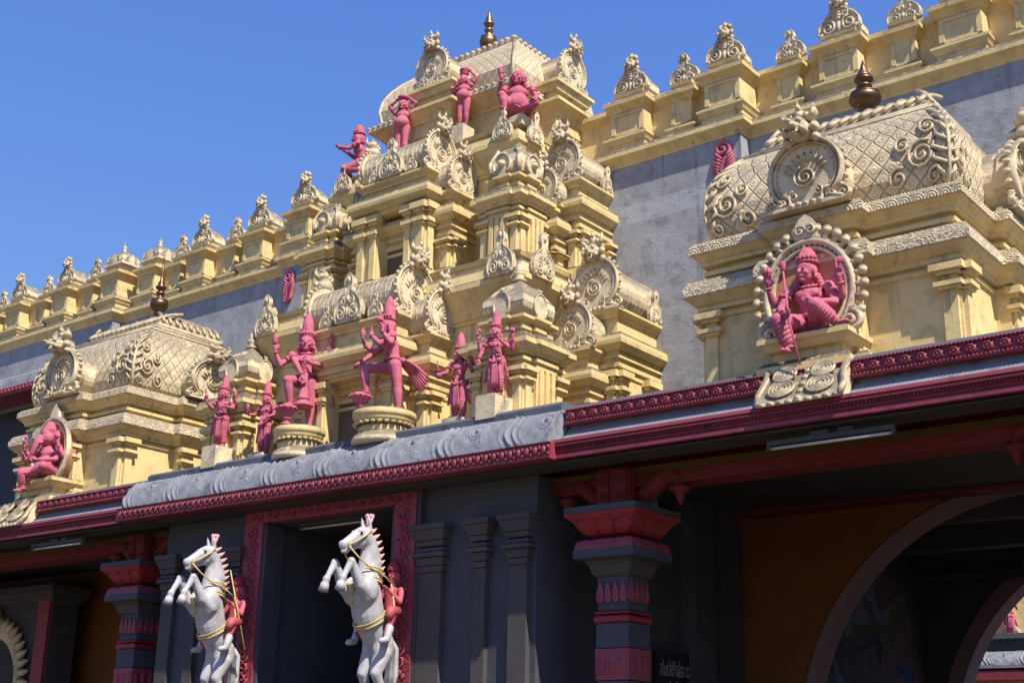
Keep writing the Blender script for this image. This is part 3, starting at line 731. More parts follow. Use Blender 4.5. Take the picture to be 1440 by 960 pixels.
def bay_profile(z0, zk, zs):                              # base, shaft, kapota (rounded cornice) centred on zk, top slab at zs
    b = [(.07, z0), (.07, z0+.13), (.03, z0+.17), (0, z0+.18), (0, zk-.52), (.02, zk-.515), (.02, zk-.47), (0, zk-.465), (0, zk-.42), (.04, zk-.415), (.04, zk-.36), (.01, zk-.355), (.01, zk-.30), (.05, zk-.295), (.05, zk-.25), (.03, zk-.245), (.03, zk-.2),
         (.07, zk-.19), (.13, zk-.13), (.145, zk-.12), (.15, zk-.07), (.135, zk-.01), (.09, zk+.04), (.02, zk+.065), (-.03, zk+.07), (-.03, zs-.12), (.0, zs-.115), (.01, zs-.08), (.06, zs-.04), (.065, zs-.03), (.065, zs), (.0, zs+.004)]
    return b
def vault(name, x0, x1, y, zb, r, axis='x'):             # barrel roof between two gable ends
    m = MB(); o = [(xx*2*r*.94, z*2*r*.94) for xx, z in [(.36, 0)]+arch_pts(.5, .5, 0, 22)+[(-.36, 0)]]
    n = max(2, int(abs(x1-x0)/.09))
    for i in range(n+1):
        pass
    q = MB(); q.prism(o, 0, 1)
    if axis == 'x': T = Matrix.Translation((x0, y, zb)) @ Matrix(((0, x1-x0, 0, 0), (1, 0, 0, 0), (0, 0, 1, 0), (0, 0, 0, 1)))
    else: T = Matrix.Translation((y, x0, zb)) @ Matrix(((1, 0, 0, 0), (0, x1-x0, 0, 0), (0, 0, 1, 0), (0, 0, 0, 1)))
    m.merge(q, T)
    for i in range(1, n):                                 # tile ribs
        t = x0+(x1-x0)*i/n
        pts = [(t, y+a, zb+b) if axis == 'x' else (y+a, t, zb+b) for a, b in o]
        m.tube(pts, .006, 4)
    return part(m, name, 'cream', tower)
def gable(loc, rz, w, h): return sub(G(), 'gable_arch', 'cream', tower, TRS(loc, rz, (w, w*1.1, h)))
def plaque(loc, rz, w, h, root=None): return sub(PQ(), 'plaque', 'cream', root or tower, TRS(loc, rz, (w, w, h)))

def tier(z0, a, yf, zl, hb, lip, turr, inner, outer, sidei, sideo, s):
    """core with its overhanging cornice, corner turrets, front bay of two layers with a niche, side bays"""
    aw = a-lip; yw = yf+lip; m = MB()
    m.loft(rect(AX-aw, AX+aw, yw, 17), [(0, z0), (0, zl-.42*s), (.03, zl-.41*s), (.03, zl-.37*s), (.06, zl-.35*s), (.10, zl-.24*s), (.17, zl-.12*s), (lip-.02, zl-.02*s), (lip, zl), (lip, zl+.07*s), (lip-.02, zl+.09*s), (lip-.03, zl+.1*s), (lip-.05, zl+hb*.7), (lip-.12, zl+hb*.92), (lip-.2, zl+hb), (lip-.2, zl+hb+.05), (lip-.17, zl+hb+.06), (lip-.15, zl+hb+.12), (lip-.3, zl+hb+.13)])
    part(m, 'core', 'yellow', tower)
    for sx in (-1, 1): turret(AX+sx*turr[0], turr[1], turr[2], z0, turr[3], turr[4])
    # front bays
    (hi, yi, zki, zsi, no, nd, nz), (ho, yo, zko, zso) = inner, outer
    m = MB(); m.loft(rect(AX-ho, AX+ho, yo, yw+.05), bay_profile(z0, zko, zso)); 
    for sx in (-1, 1):
        pilaster(m, AX+sx*(ho-.09), yo, z0+.17, zko-.47, .12, 'f', .04)
        pilaster(m, AX+sx*ho, yo+.1, z0+.17, zko-.47, .12, 'r' if sx > 0 else 'l', .04)
    part(m, 'outer_bay', 'yellow', tower)
    # inner bay is two jambs below, one stack above
    m = MB()
    for sx in (-1, 1):
        x0, x1 = sorted((AX+sx*no, AX+sx*hi))
        m.loft(rect(x0, x1, yi, yo+.1), [(.0 if False else .0, z0), (0, nz)])
        m.loft(rect(min(AX+sx*(no+.02), AX+sx*(hi+.05)), max(AX+sx*(no+.02), AX+sx*(hi+.05)), yi-.05, yo), [(0, z0), (0, z0+.13), (-.03, z0+.17)])
        pilaster(m, AX+sx*(hi-.08), yi, z0+.17, nz, .12, 'f', .04); pilaster(m, AX+sx*(no+.07), yi, z0+.17, nz, .1, 'f', .035)
        pilaster(m, AX+sx*hi, yi+.09, z0+.17, nz, .12, 'r' if sx > 0 else 'l', .04)
    pr = [p for p in bay_profile(z0, zki, zsi) if p[1] > nz]
    m.loft(rect(AX-hi, AX+hi, yi, yo+.12), [(0, nz), (0, pr[0][1]-.01)]+pr)
    part(m, 'inner_bay', 'yellow', tower)
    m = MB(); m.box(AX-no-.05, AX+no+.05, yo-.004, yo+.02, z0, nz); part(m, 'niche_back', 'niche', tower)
    # vaults and gables of the front
    ri, ro = .36*s, .31*s
    vault('vault', AX-hi+.03, AX+hi-.03, yi+.30*s, zsi, ri); vault('vault', AX-ho+.03, AX+ho-.03, yo+.22*s, zso, ro)
    for sx, rz in ((1, RIGHT), (-1, LEFT)):
        gable((AX+sx*hi, yi+.30*s, zsi), rz, ri*2.05, ri*2.1); gable((AX+sx*ho, yo+.22*s, zso), rz, ro*2.05, ro*2.1)
    plaque((AX, yi-.06, zsi+.01), 0, .62*s, .72*s)
    for sx in (-1, 1): plaque((AX+sx*hi*.55, yi-.03, zsi+.01), 0, .3*s, .36*s)
    # side bays
    (ui, y0i, zki2, zsi2), (uo, y0o, zko2, zso2) = sidei, sideo
    yc = 14.95
    for sx, rz in ((1, RIGHT), (-1, LEFT)):
        f = 'r' if sx > 0 else 'l'
        m = MB(); x0, x1 = sorted((AX+sx*(aw-.05), AX+sx*uo)); m.loft(rect(x0, x1, y0o, 15.3), bay_profile(z0, zko2, zso2))
        pilaster(m, AX+sx*uo, y0o+.09, z0+.17, zko2-.47, .12, f, .04); pilaster(m, AX+sx*(uo-.1), y0o, z0+.17, zko2-.47, .12, 'f', .04)
        part(m, 'outer_bay', 'yellow', tower)
        m = MB(); x0, x1 = sorted((AX+sx*(aw-.05), AX+sx*ui)); m.loft(rect(x0, x1, y0i, 15.3), bay_profile(z0, zki2, zsi2))
        pilaster(m, AX+sx*ui, y0i+.09, z0+.17, zki2-.47, .12, f, .04); pilaster(m, AX+sx*ui, y0i+.72, z0+.17, zki2-.47, .14, f, .05); pilaster(m, AX+sx*(ui-.1), y0i, z0+.17, zki2-.47, .12, 'f', .04)
        part(m, 'inner_bay', 'yellow', tower)
        vault('vault', y0i+.04, 15.2, AX+sx*(ui-.34*s), zsi2, ri, 'y'); vault('vault', y0o+.04, 15.2, AX+sx*(uo-.26*s), zso2, ro, 'y')
        gable((AX+sx*(ui-.34*s), y0i-.01, zsi2), 0, ri*2.05, ri*2.15); gable((AX+sx*(uo-.26*s), y0o-.01, zso2), 0, ro*2.05, ro*2.15)
        plaque((AX+sx*(ui+.03), 14.8, zsi2), rz, .4*s, .5*s)
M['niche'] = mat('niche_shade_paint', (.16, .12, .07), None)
tier(5.45, 2.62, 12.65, 7.60, .32, .26, (2.58, 12.64, .40, 1.0, False),
     (.86, 12.2, 6.92, 7.30, .42, .5, 6.52), (1.22, 12.48, 6.68, 7.02),
     (3.25, 13.92, 6.98, 7.38), (3.02, 13.58, 6.45, 6.78), 1.0)
tier(8.05, 1.90, 13.42, 10.07, .26, .22, (1.80, 13.50, .33, .93, True),
     (.66, 12.88, 9.45, 9.74, .27, .4, 9.2), (.95, 13.12, 9.12, 9.40),
     (2.45, 14.15, 9.22, 9.56), (2.22, 13.88, 8.85, 9.14), .86)
for sx, rz in ((1, RIGHT), (-1, LEFT)):
    plaque((AX+sx*2.28, 12.63, 7.66), 0, .52, .66); plaque((AX+sx*2.64, 13.05, 7.66), rz, .52, .66)
    plaque((AX+sx*1.62, 13.40, 10.12), 0, .40, .50); plaque((AX+sx*1.92, 13.78, 10.12), rz, .40, .50)
# roof of the tower
m = MB(); m.loft(rect(AX-1.25, AX+1.25, 14.0, 15.9), [(.12, 10.30), (.12, 10.5), (0, 10.52), (0, 11.02), (.03, 11.03), (.03, 11.08), (.08, 11.12), (.17, 11.2), (.23, 11.24), (.23, 11.26)])
part(m, 'roof_drum', 'yellow', tower)
m = MB(); m.loft(rect(AX-1.25, AX+1.25, 14.0, 15.9), [(.15, 11.255), (.25, 11.26), (.25, 11.34), (.16, 11.40), (.05, 11.42)])
for k in range(26): m.ell((AX-1.48+2.96*k/25, 13.76, 11.33), (.045, .03, .035), 6, 4)
for k in range(18): m.ell((AX+1.49, 13.8+2.0*k/17, 11.33), (.03, .045, .035), 6, 4)
part(m, 'roof_cornice', 'cream', tower)
m = MB(); rp = rect(AX-1.36, AX+1.36, 13.92, 15.98); pr = []
for t, ox, oy in ((0, -.04, -.04), (.08, 0, 0), (.25, .03, .03), (.45, .0, -.02), (.62, -.07, -.12), (.78, -.18, -.26), (.9, -.29, -.40), (1, -.42, -.53)): pr.append((ox, 11.40+1.05*t, 0, oy))
m.loft(rp, pr)
M['creamlat2'] = mat('cream_scale_tiles', (0.75, 0.605, 0.37), (.12, .095, .07), .3, .5, pattern='lattice', pscale=6.5, pstr=.7, bump=.12)
part(m, 'roof', 'creamlat2', tower)
m = MB(); m.loft(rect(AX-.95, AX+.95, 14.44, 15.46), [(0, 12.42), (.03, 12.43), (.03, 12.49), (-.02, 12.52), (-.25, 12.60, 0, -.3), (-.45, 12.63, 0, -.45)])
for sx in (-1, 1): m.tube([(AX+sx*(1.36+o[0]), 13.92-o[3], o[1]) for o in pr], .03, 6)
for k in range(17): m.ell((AX-.95+1.9*k/16, 14.42, 12.50), (.05, .04, .045), 6, 4)
for k in range(9): m.ell((AX+.97, 14.45+1.0*k/8, 12.50), (.04, .05, .045), 6, 4)
part(m, 'roof_ridge', 'cream', tower)
m = MB(); m.lathe([(r_*.86, z*.98) for r_, z in KALASHA], (AX, 14.95, 12.62), 22); part(m, 'finial', 'brass', tower)
def porchlet(x, y, rz, w, z0, zc, r):                      # nasika block standing in front of the roof
    T = TRS((x, y, 0), rz); q = MB()
    q.loft(rect(-w, w, 0, .8), [(.06, z0), (.06, z0+.1), (0, z0+.13), (0, zc-.34), (.03, zc-.33), (.03, zc-.28), (.06, zc-.24), (.14, zc-.16), (.16, zc-.15), (.16, zc-.10), (.08, zc-.05), (-.02, zc-.04), (-.02, zc+.10), (.03, zc+.11), (.05, zc+.2), (.09, zc+.22), (.09, zc+.27), (0, zc+.28)])
    q.box(-w+.1, w-.1, -.02, .02, z0+.3, zc-.45); m = MB(); m.merge(q, T); part(m, 'roof_dormer', 'yellow', tower)
    q = MB(); q.prism([(a*2*r*.92, zc+.28+b*2*r*.92) for a, b in [(.36, 0)]+arch_pts(.5, .5, 0)+[(-.36, 0)]], .02, .8); m = MB(); m.merge(q, T); part(m, 'dormer_vault', 'cream', tower)
    sub(G(), 'gable_arch', 'cream', tower, T @ TRS((0, 0, zc+.28), 0, (2*r, 2*r, 2*r)))
porchlet(AX, 13.62, 0, .40, 10.45, 11.30, .32)
porchlet(AX+1.72, 14.95, RIGHT, .40, 10.45, 11.28, .32); porchlet(AX-1.72, 14.95, LEFT, .40, 10.45, 11.28, .32)

# ------------------------------------------------------------------ entrance block, portico, arches
block = thing('entrance_block', 'shadowed grey entrance wall with pilasters below the canopy', 'wall', (AX, 12.5, 0))
m = MB()
DW = 1.22
for sx in (-1, 1):
    x0, x1 = sorted((AX+sx*(DW+.36), AX+sx*3.38)); m.box(x0, x1, 12.05, 15.17, 0, 4.775)
    x0, x1 = sorted((AX+sx*DW, AX+sx*(DW+.36))); m.box(x0, x1, 12.10, 15.17, 0, 4.775)
m.box(AX-DW, AX+DW, 12.10, 15.17, 4.62, 4.775)
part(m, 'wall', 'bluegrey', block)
m = MB(); m.box(AX-DW-.2, AX+DW+.2, 15.18, 15.3, 0, 4.8); part(m, 'door_back', 'dark', block)
def wall_column(m, x, y, w, z0, z1):
    h = w/2
    m.box(x-h, x+h, y-.08, y+.02, z0, z1-.72)
    for dz0, dz1, e0, e1 in ((.72, .68, .0, .02), (.67, .60, .01, .01), (.59, .50, .015, .04), (.49, .44, .07, .07), (.43, .38, .065, .03), (.36, .30, .03, .05), (.29, .17, .05, .10), (.165, .10, .11, .11)):
        q = [(x-h, y-.08), (x+h, y-.08), (x+h, y+.02), (x-h, y+.02)]
        m.loft(q, [(e0, z1-dz0), (e1, z1-dz1)])
for sx in (-1, 1):
    for u, w in ((1.83, .36), (2.6, .18), (3.17, .26)):
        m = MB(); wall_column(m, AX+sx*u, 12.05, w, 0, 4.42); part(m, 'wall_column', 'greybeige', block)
fr = MB()
for sx in (-1, 1):
    x0, x1 = sorted((AX+sx*DW, AX+sx*(DW+.36))); fr.box(x0, x1, 11.95, 12.1, 0, 4.62)
fr.box(AX-DW-.36, AX+DW+.36, 11.95, 12.1, 4.621, 4.77)
for sx in (-1, 1):
    for k in range(30):
        z = .2+k*.148; fr.tube(spiral(AX+sx*(DW+.18), z, .1, 1.4, k*math.pi, 1 if k % 2 else -1, 11.945, 12), .02, 5)
for k in range(19): fr.tube(spiral(AX-DW-.2+k*.158, 4.69, .055, 1.4, k*math.pi, 1, 11.945, 10), .014, 5)
part(fr, 'door_frame', 'crimson', block)
for sx in (-1, 1):
    x0, x1 = sorted((AX+sx*(DW+.362), AX+sx*(DW+.42))); m = MB(); m.box(x0, x1, 11.97, 12.07, 0, 4.77); part(m, 'frame_edging', 'bluegrey', block)
    x0, x1 = sorted((AX+sx*(DW-.06), AX+sx*(DW-.002))); m = MB(); m.box(x0, x1, 11.98, 12.3, 0, 4.6); part(m, 'frame_edging', 'bluegrey', block)

portico = thing('portico', 'dim ochre walled portico with wide arched openings at right', 'portico', (-5, 16.7, 0))
def arch_wall(m, x0, x1, z0, z1, y0, y1, cx, cz, r, n=40):
    m.box(x0, cx-r, y0, y1, z0, z1)
    if cx+r < x1: m.box(cx+r, x1, y0, y1, z0, z1)
    for k in range(n):
        a, b = [(cx-r*math.cos(math.pi*q/n), cz+r*math.sin(math.pi*q/n)) for q in (k, k+1)]
        vs = [(x, y, z) for y in (y0, y1) for x, z in (a, b, (b[0], z1), (a[0], z1))]
        m.add(vs, [(0, 1, 2, 3), (7, 6, 5, 4), (0, 4, 5, 1), (3, 2, 6, 7)])
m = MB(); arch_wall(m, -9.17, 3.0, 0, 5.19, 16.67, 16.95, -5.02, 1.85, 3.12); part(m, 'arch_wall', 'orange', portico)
def arch_trim(m, cx, cz, r0, r1, y0, y1, n=44):
    o = [(cx+r1*math.cos(math.pi*k/n), cz+r1*math.sin(math.pi*k/n)) for k in range(n+1)]; i_ = [(cx+r0*math.cos(math.pi*k/n), cz+r0*math.sin(math.pi*k/n)) for k in range(n+1)]
    o = [(o[0][0], 0)]+o+[(o[-1][0], 0)]; i_ = [(i_[0][0], 0)]+i_+[(i_[-1][0], 0)]
    vs = []; fs = []
    for a, b in zip(o, i_): vs += [(a[0], y0, a[1]), (b[0], y0, b[1]), (b[0], y1, b[1]), (a[0], y1, a[1])]
    for k in range(len(o)-1):
        for q in range(4): fs.append((k*4+q, k*4+(q+1) % 4, k*4+4+(q+1) % 4, k*4+4+q))
    m.add(vs, fs)
m = MB(); arch_trim(m, -5.02, 1.85, 3.10, 3.22, 16.62, 16.97); part(m, 'arch_trim', 'mauve', portico)
m = MB(); m.box(-9.17, -9.05, 16.952, 21.3, 0, 5.2); m.box(-9.6, 3, 16.67, 21.6, 5.2, 5.4); m.box(3, 3.2, 12.3, 21.5, 0, 5.2); part(m, 'side_wall', 'dark', portico)
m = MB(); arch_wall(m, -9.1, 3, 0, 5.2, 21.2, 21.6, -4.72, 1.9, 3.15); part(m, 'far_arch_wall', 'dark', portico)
m = MB(); arch_trim(m, -4.72, 1.9, 3.12, 3.36, 21.15, 21.62); part(m, 'far_arch_trim', 'mauve', portico)
m = MB(); m.box(-9.06, 3, 17.3, 17.5, 4.75, 5.19); m.box(-9.04, 3, 19.2, 19.5, 4.7, 5.19); m.box(-9.05, 3, 20.9, 21.14, 4.45, 4.6); part(m, 'ceiling_beams', 'soffit', portico)
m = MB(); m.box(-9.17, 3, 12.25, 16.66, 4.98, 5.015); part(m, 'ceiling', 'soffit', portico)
m = MB(); m.box(-9.165, 3, 12.35, 12.7, 4.56, 4.774); m.box(-9.17, 3, 12.501, 12.9, 4.78, 4.97); part(m, 'front_beam', 'redshade', portico)
m = MB(); m.box(-9.16, 3, 12.3, 12.349, 4.70, 4.774); part(m, 'beam_fascia', 'amber', portico)
m = MB(); m.box(-9.16, 3, 16.3, 16.66, 4.93, 4.977); part(m, 'back_beam', 'redshade', portico)
m = MB(); m.box(-9.5, -9.171, 15.171, 16.9, 0, 5.19); part(m, 'return_wall', 'bluegrey', portico)
m = MB(); m.box(-9.169, -8.95, 15.2, 15.7, 0, 4.97); m.box(-9.169, -9.05, 16.1, 16.66, 0, 4.97); part(m, 'wall_piers', 'bluegrey', portico)
# mural on the side wall beyond the first arch
mm = bpy.data.materials.new('mural_paint'); mm.use_nodes = True
N = mm.node_tree.nodes; Lk = mm.node_tree.links
tc = N.new('ShaderNodeTexCoord'); nz = N.new('ShaderNodeTexNoise'); nz.inputs['Scale'].default_value = 1.4; nz.inputs['Detail'].default_value = 6; nz.inputs['Distortion'].default_value = .8
cr = N.new('ShaderNodeValToRGB')
for p, c in ((.30, (.03, .035, .05)), (.42, (.06, .075, .11)), (.49, (.13, .075, .06)), (.55, (.07, .065, .075)), (.66, (.12, .15, .22))):
    e = cr.color_ramp.elements.new(p); e.color = (*c, 1)
cr.color_ramp.elements[-1].color = (.12, .16, .28, 1); N['Principled BSDF'].inputs['Roughness'].default_value = .95; N['Principled BSDF'].inputs['Specular IOR Level'].default_value = .05
Lk.new(tc.outputs['Object'], nz.inputs['Vector']); Lk.new(nz.outputs[0], cr.inputs[0]); Lk.new(cr.outputs[0], N['Principled BSDF'].inputs['Base Color'])
M['mural'] = mm
m = MB(); m.box(-9.049, -8.27, 16.96, 21.19, 0, 5.19); part(m, 'mural_wall', 'dark', portico)
m = MB(); m.box(-8.269, -8.25, 17.1, 21.1, .6, 4.45); part(m, 'mural', 'mural', portico)
# left portico
lp = thing('portico', 'dim ochre walled portico at left behind a red capped pillar', 'portico', (-20, 16.7, 0))
m = MB(); m.box(-34, -15.93, 15.55, 15.9, 0, 4.977); part(m, 'back_wall', 'orange', lp)
m = MB(); m.box(-34, -15.93, 12.25, 15.54, 4.98, 5.015); part(m, 'ceiling', 'soffit', lp)
m = MB(); m.box(-34, -15.935, 12.35, 12.7, 4.56, 4.774); part(m, 'front_beam', 'redshade', lp)
m = MB(); m.box(-34, -15.94, 12.3, 12.349, 4.70, 4.774); part(m, 'beam_fascia', 'amber', lp)
side = thing('side_block', 'blue-grey wall block with crimson corner strip beyond the left pillar', 'wall', (-24, 15, 0))
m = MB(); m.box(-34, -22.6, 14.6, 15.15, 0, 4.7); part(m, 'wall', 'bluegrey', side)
m = MB(); m.box(-22.98, -22.62, 14.53, 14.6, 0, 4.4); part(m, 'corner_strip', 'crimson', side)
m = MB(); m.loft(rect(-34, -22.6, 14.6, 15.15), [(.02, 4.3), (.06, 4.33), (.14, 4.5), (.16, 4.51), (.16, 4.62), (.1, 4.66)]); part(m, 'cornice', 'bluegrey', side)
m = MB(); arch_trim(m, -24.33, 2.84, .85, 1.05, 14.5, 14.62, 30)
for k in range(21):
    a = math.pi*k/20; c = Vector((-24.33, 14.52, 2.84))
    d = Vector((math.cos(a), 0, math.sin(a))); m.tube([c+d*1.03, c+d*1.16+Vector((0, -.02, 0)), c+d*1.30], [.09, .08, .02], 6)
m.ell((-24.33, 14.48, 4.14), (.13, .09, .18), 8, 6); part(m, 'leaf_arch', 'cream', side)
m = MB(); m.prism([(-24.33+.85*math.cos(math.pi*k/20), 2.84+.85*math.sin(math.pi*k/20)) for k in range(21)]+[(-25.18, 0), (-23.48, 0)], 14.58, 14.599); part(m, 'opening_shade', 'dark', side)  # flat dark sheet on the solid wall, painting the shade inside the arch

sc_ = thing('side_canopy', 'grey canopy with maroon edge on the wall beyond the left shrine', 'canopy', (-27, 14.6, 8.5))
m = MB(); m.profx([(14.22, 8.74), (14.91, 8.74), (14.91, 9.12), (14.6, 9.12), (14.45, 9.08), (14.32, 8.98), (14.24, 8.84)], -33, -22.35); part(m, 'canopy_slab', 'slab', sc_)
m = MB(); m.profx([(14.18, 8.56), (14.8, 8.56), (14.8, 8.73), (14.18, 8.73), (14.16, 8.70), (14.18, 8.66), (14.16, 8.62)], -33.02, -22.33)
for k in range(60): m.ell((-30.2+k*.13, 14.165, 8.645), (.04, .03, .05), 6, 4)
part(m, 'canopy_band', 'maroon', sc_)
m = MB(); m.box(-33, -22.45, 14.89, 14.915, 5.5, 8.5); part(m, 'opening_shade', 'dark', sc_)  # thin dark panel that paints the recess shadow below the canopy

# pillars with lotus capitals
def pillar(cx, label):
    root = thing('pillar', label, 'pillar', (cx, 12.40, 0), group=None)
    L = lambda: MB()
    q = rect(-.2, .2, -.2, .2)
    m = MB(); m.loft(q, [(0, 0), (0, 2.45)]); m.loft(q, [(.01, 2.80), (.01, 3.06)]); m.loft(q, [(-.005, 3.20), (-.005, 3.27)]); m.loft(q, [(0, 3.27), (0, 3.56)]); m.build('shaft', 'bluegrey', root)
    m = MB(); m.loft(q, [(.015, 2.46), (.02, 2.79)])
    for rz in range(4):
        n = MB()
        for k in range(3): n.ell((-.13+.13*k, -.215, 2.63), (.055, .02, .12), 8, 6)
        m.merge(n, Matrix.Rotation(rz*math.pi/2, 4, 'Z'))
    m.build('lower_band', 'crimson', root)
    m = MB(); m.loft(q, [(.02, 3.07), (.03, 3.09), (.03, 3.12), (.02, 3.14)]); m.loft(q, [(.015, 3.16), (.025, 3.175), (.015, 3.19)]); m.build('ring_moulding', 'red', root)
    m = MB()
    for rz in range(4):
        n = MB()
        for k in range(4):
            x = -.15+.1*k
            n.prism([(x-.045, 3.32), (x-.02, 3.285), (x+.02, 3.285), (x+.045, 3.32), (x+.04, 3.40), (x, 3.52), (x-.04, 3.40)], -.225, -.19); n.ell((x, -.222, 3.37), (.022, .015, .045), 6, 5)
        m.merge(n, Matrix.Rotation(rz*math.pi/2, 4, 'Z'))
    m.build('petal_band', 'crimson', root)
    m = MB(); m.loft(q, [(.0, 3.56), (.03, 3.58), (.05, 3.62), (.08, 3.70), (.10, 3.71), (.10, 3.75)]); m.build('neck', 'greybeige', root)
    m = MB(); m.loft(q, [(.18, 3.75), (.2, 3.76), (.2, 3.85)]); m.loft(q, [(.26, 4.245), (.275, 4.25), (.275, 4.32), (.26, 4.325)]); m.build('abacus', 'bluegrey', root)
    m = MB(); m.loft(q, [(.19, 3.851), (.185, 3.90), (.165, 3.95), (.12, 3.97), (.05, 3.98)]); m.build('cushion', 'crimson', root)
    m = MB(); m.loft(q, [(.0, 3.97), (.02, 4.0), (.10, 4.02), (.15, 4.08), (.2, 4.16), (.27, 4.22), (.28, 4.244)])
    for rz in range(4):
        n = MB()
        for k in range(-1, 2):
            n.tube([(k*.2-.09, -.31, 4.03), (k*.24-.12, -.37, 4.12), (k*.27-.07, -.44, 4.20), (k*.27+.07, -.44, 4.20), (k*.24+.12, -.37, 4.12), (k*.2+.09, -.31, 4.03)], .014, 5)
        m.merge(n, Matrix.Rotation(rz*math.pi/2, 4, 'Z'))
    m.build('lotus_capital', 'red', root)
    m = MB()
    m.box(-.2, .2, -.2, .2, 4.33, 4.77)
    for rz in range(4):
        n = MB(); n.box(-.19, -.05, -.225, -.195, 4.36, 4.74); n.box(.05, .19, -.225, -.195, 4.36, 4.74)
        for q in (-.12, .12): n.tube(spiral(q, 4.62, .05, 1.4, 0, 1, -.23, 12), .012, 5); n.tube(spiral(q, 4.47, .05, 1.4, 0, -1, -.23, 12), .012, 5)
        if rz % 2: n.tube([(0, -.2, 4.44), (0, -.36, 4.50), (0, -.50, 4.62), (0, -.64, 4.68), (0, -.74, 4.62), (0, -.76, 4.50)], [.09, .10, .11, .11, .09, .06], 8)
        if rz % 2: n.lathe([(.05, 4.54), (.12, 4.51), (.11, 4.47), (.06, 4.45), (.055, 4.41), (.015, 4.32)], (0, -.76, 0), 12); n.ell((0, -.30, 4.39), (.06, .07, .05), 8, 6)
        m.merge(n, Matrix.Rotation(rz*math.pi/2, 4, 'Z'))
    m.build('bracket', 'redshade', root)
    return root
pillar(-8.23, 'square pillar with red lotus capital right of the pilastered grey wall')
pillar(-16.87, 'square pillar with red lotus capital left of the two white horses')
pillar(-3.05, 'square pillar with pendant bracket in front of the large ochre arch')

# tube lights
def tube_light(p0, p1, label):
    c = (Vector(p0)+Vector(p1))/2; d = (Vector(p1)-Vector(p0)); L = d.length
    root = thing('tube_light', label, 'lamp', c, math.atan2(d.y, d.x), 'fluorescent tube lights under the eaves')
    m = MB(); m.box(-L/2, L/2, -.03, .03, .03, .075); m.box(-L/2, -L/2+.03, -.03, .03, -.02, .03); m.box(L/2-.03, L/2, -.03, .03, -.02, .03); m.box(-.2, .0, -.02, .02, .075, .12); m.box(.1, .25, -.02, .02, .075, .12); m.build('batten', 'greybeige', root)
    m = MB(); m.tube([(-L/2+.03, 0, 0), (L/2-.03, 0, 0)], .016, 10); m.build('tube', 'tube', root)
tube_light((-6.05, 11.75, 4.63), (-4.72, 11.75, 4.63), 'unlit tube light under the eave right of the lotus pillar')
tube_light((-18.95, 11.75, 4.63), (-17.6, 11.75, 4.63), 'unlit tube light under the eave at far left')
tube_light((-13.4, 12.3, 4.55), (-12.1, 12.3, 4.55), 'unlit tube light across the top of the dark doorway')

# sign with Kannada lettering
sg = thing('sign', 'dark hanging board with pale lettering on the wall behind the lotus pillar', 'sign', (-9.1, 14.95, 2.75))
m = MB(); m.box(0, .03, -.52, .52, -.4, .2); m.box(.0, .035, -.53, .53, .2, .23); m.build('board', 'sign', sg)
m = MB(); m.tube([(.015, -.4, .22), (.015, -.4, .36)], .006, 5); m.tube([(.015, .4, .22), (.015, .4, .36)], .006, 5); m.build('hanger', 'black', sg)
for txt, z in (('\u0cb8\u0c82\u0cb0\u0c95\u0ccd\u0cb7\u0ca3 \u0cac\u0cbe\u0cb5\u0cbf', -.08), ('\u0caa\u0cb0\u0cbf\u0cb8\u0cb0', -.33)):
    cu = bpy.data.curves.new('lettering', 'FONT'); cu.body = txt; cu.size = .2; cu.align_x = 'CENTER'; cu.extrude = .003
    to = bpy.data.objects.new('lettering', cu); COL.objects.link(to); bpy.context.view_layer.update()
    me = bpy.data.meshes.new_from_object(to.evaluated_get(bpy.context.evaluated_depsgraph_get())); bpy.data.objects.remove(to)
    lo = bpy.data.objects.new('lettering', me); COL.objects.link(lo); me.materials.clear(); me.materials.append(M['letters'])
    lo.parent = sg; lo.location = (.036, 0, z); lo.rotation_euler = (R(90), 0, R(90))
    wd = max((v.co.x for v in me.vertices), default=.5); lo.scale = (min(1.3, .46/max(wd, .01)), 1.25, 1)
#STATUES
# ------------------------------------------------------------------ statues
V = Vector
def remeshed(mb, name, voxel, smooth=2, fac=.5):
    me = mb.mesh(name); o = bpy.data.objects.new('tmp', me); COL.objects.link(o)
    r = o.modifiers.new('r', 'REMESH'); r.mode = 'VOXEL'; r.voxel_size = voxel; r.use_smooth_shade = True
    s = o.modifiers.new('s', 'SMOOTH'); s.factor = fac; s.iterations = smooth
    bpy.context.view_layer.update()
    me2 = bpy.data.meshes.new_from_object(o.evaluated_get(bpy.context.evaluated_depsgraph_get()))
    bpy.data.objects.remove(o); me2.name = name
    me2.polygons.foreach_set('use_smooth', [True]*len(me2.polygons))
    if not me2.uv_layers: me2.uv_layers.new(name='UVMap')
    return me2
def mobj(me, name, m, parent):
    o = bpy.data.objects.new(name, me); COL.objects.link(o); me.materials.clear(); me.materials.append(M[m]); o.parent = parent; return o
def ring(m, c, ax, r, t, seg=14, sq=1.):
    ax = V(ax).normalized(); a = ax.cross(V((0, 0, 1))); a = a if a.length > .2 else ax.cross(V((1, 0, 0))); a.normalize(); b = ax.cross(a)
    m.tube([V(c)+a*r*math.cos(2*math.pi*k/seg)+b*r*sq*math.sin(2*math.pi*k/seg) for k in range(seg)], t, 5, closed=True)
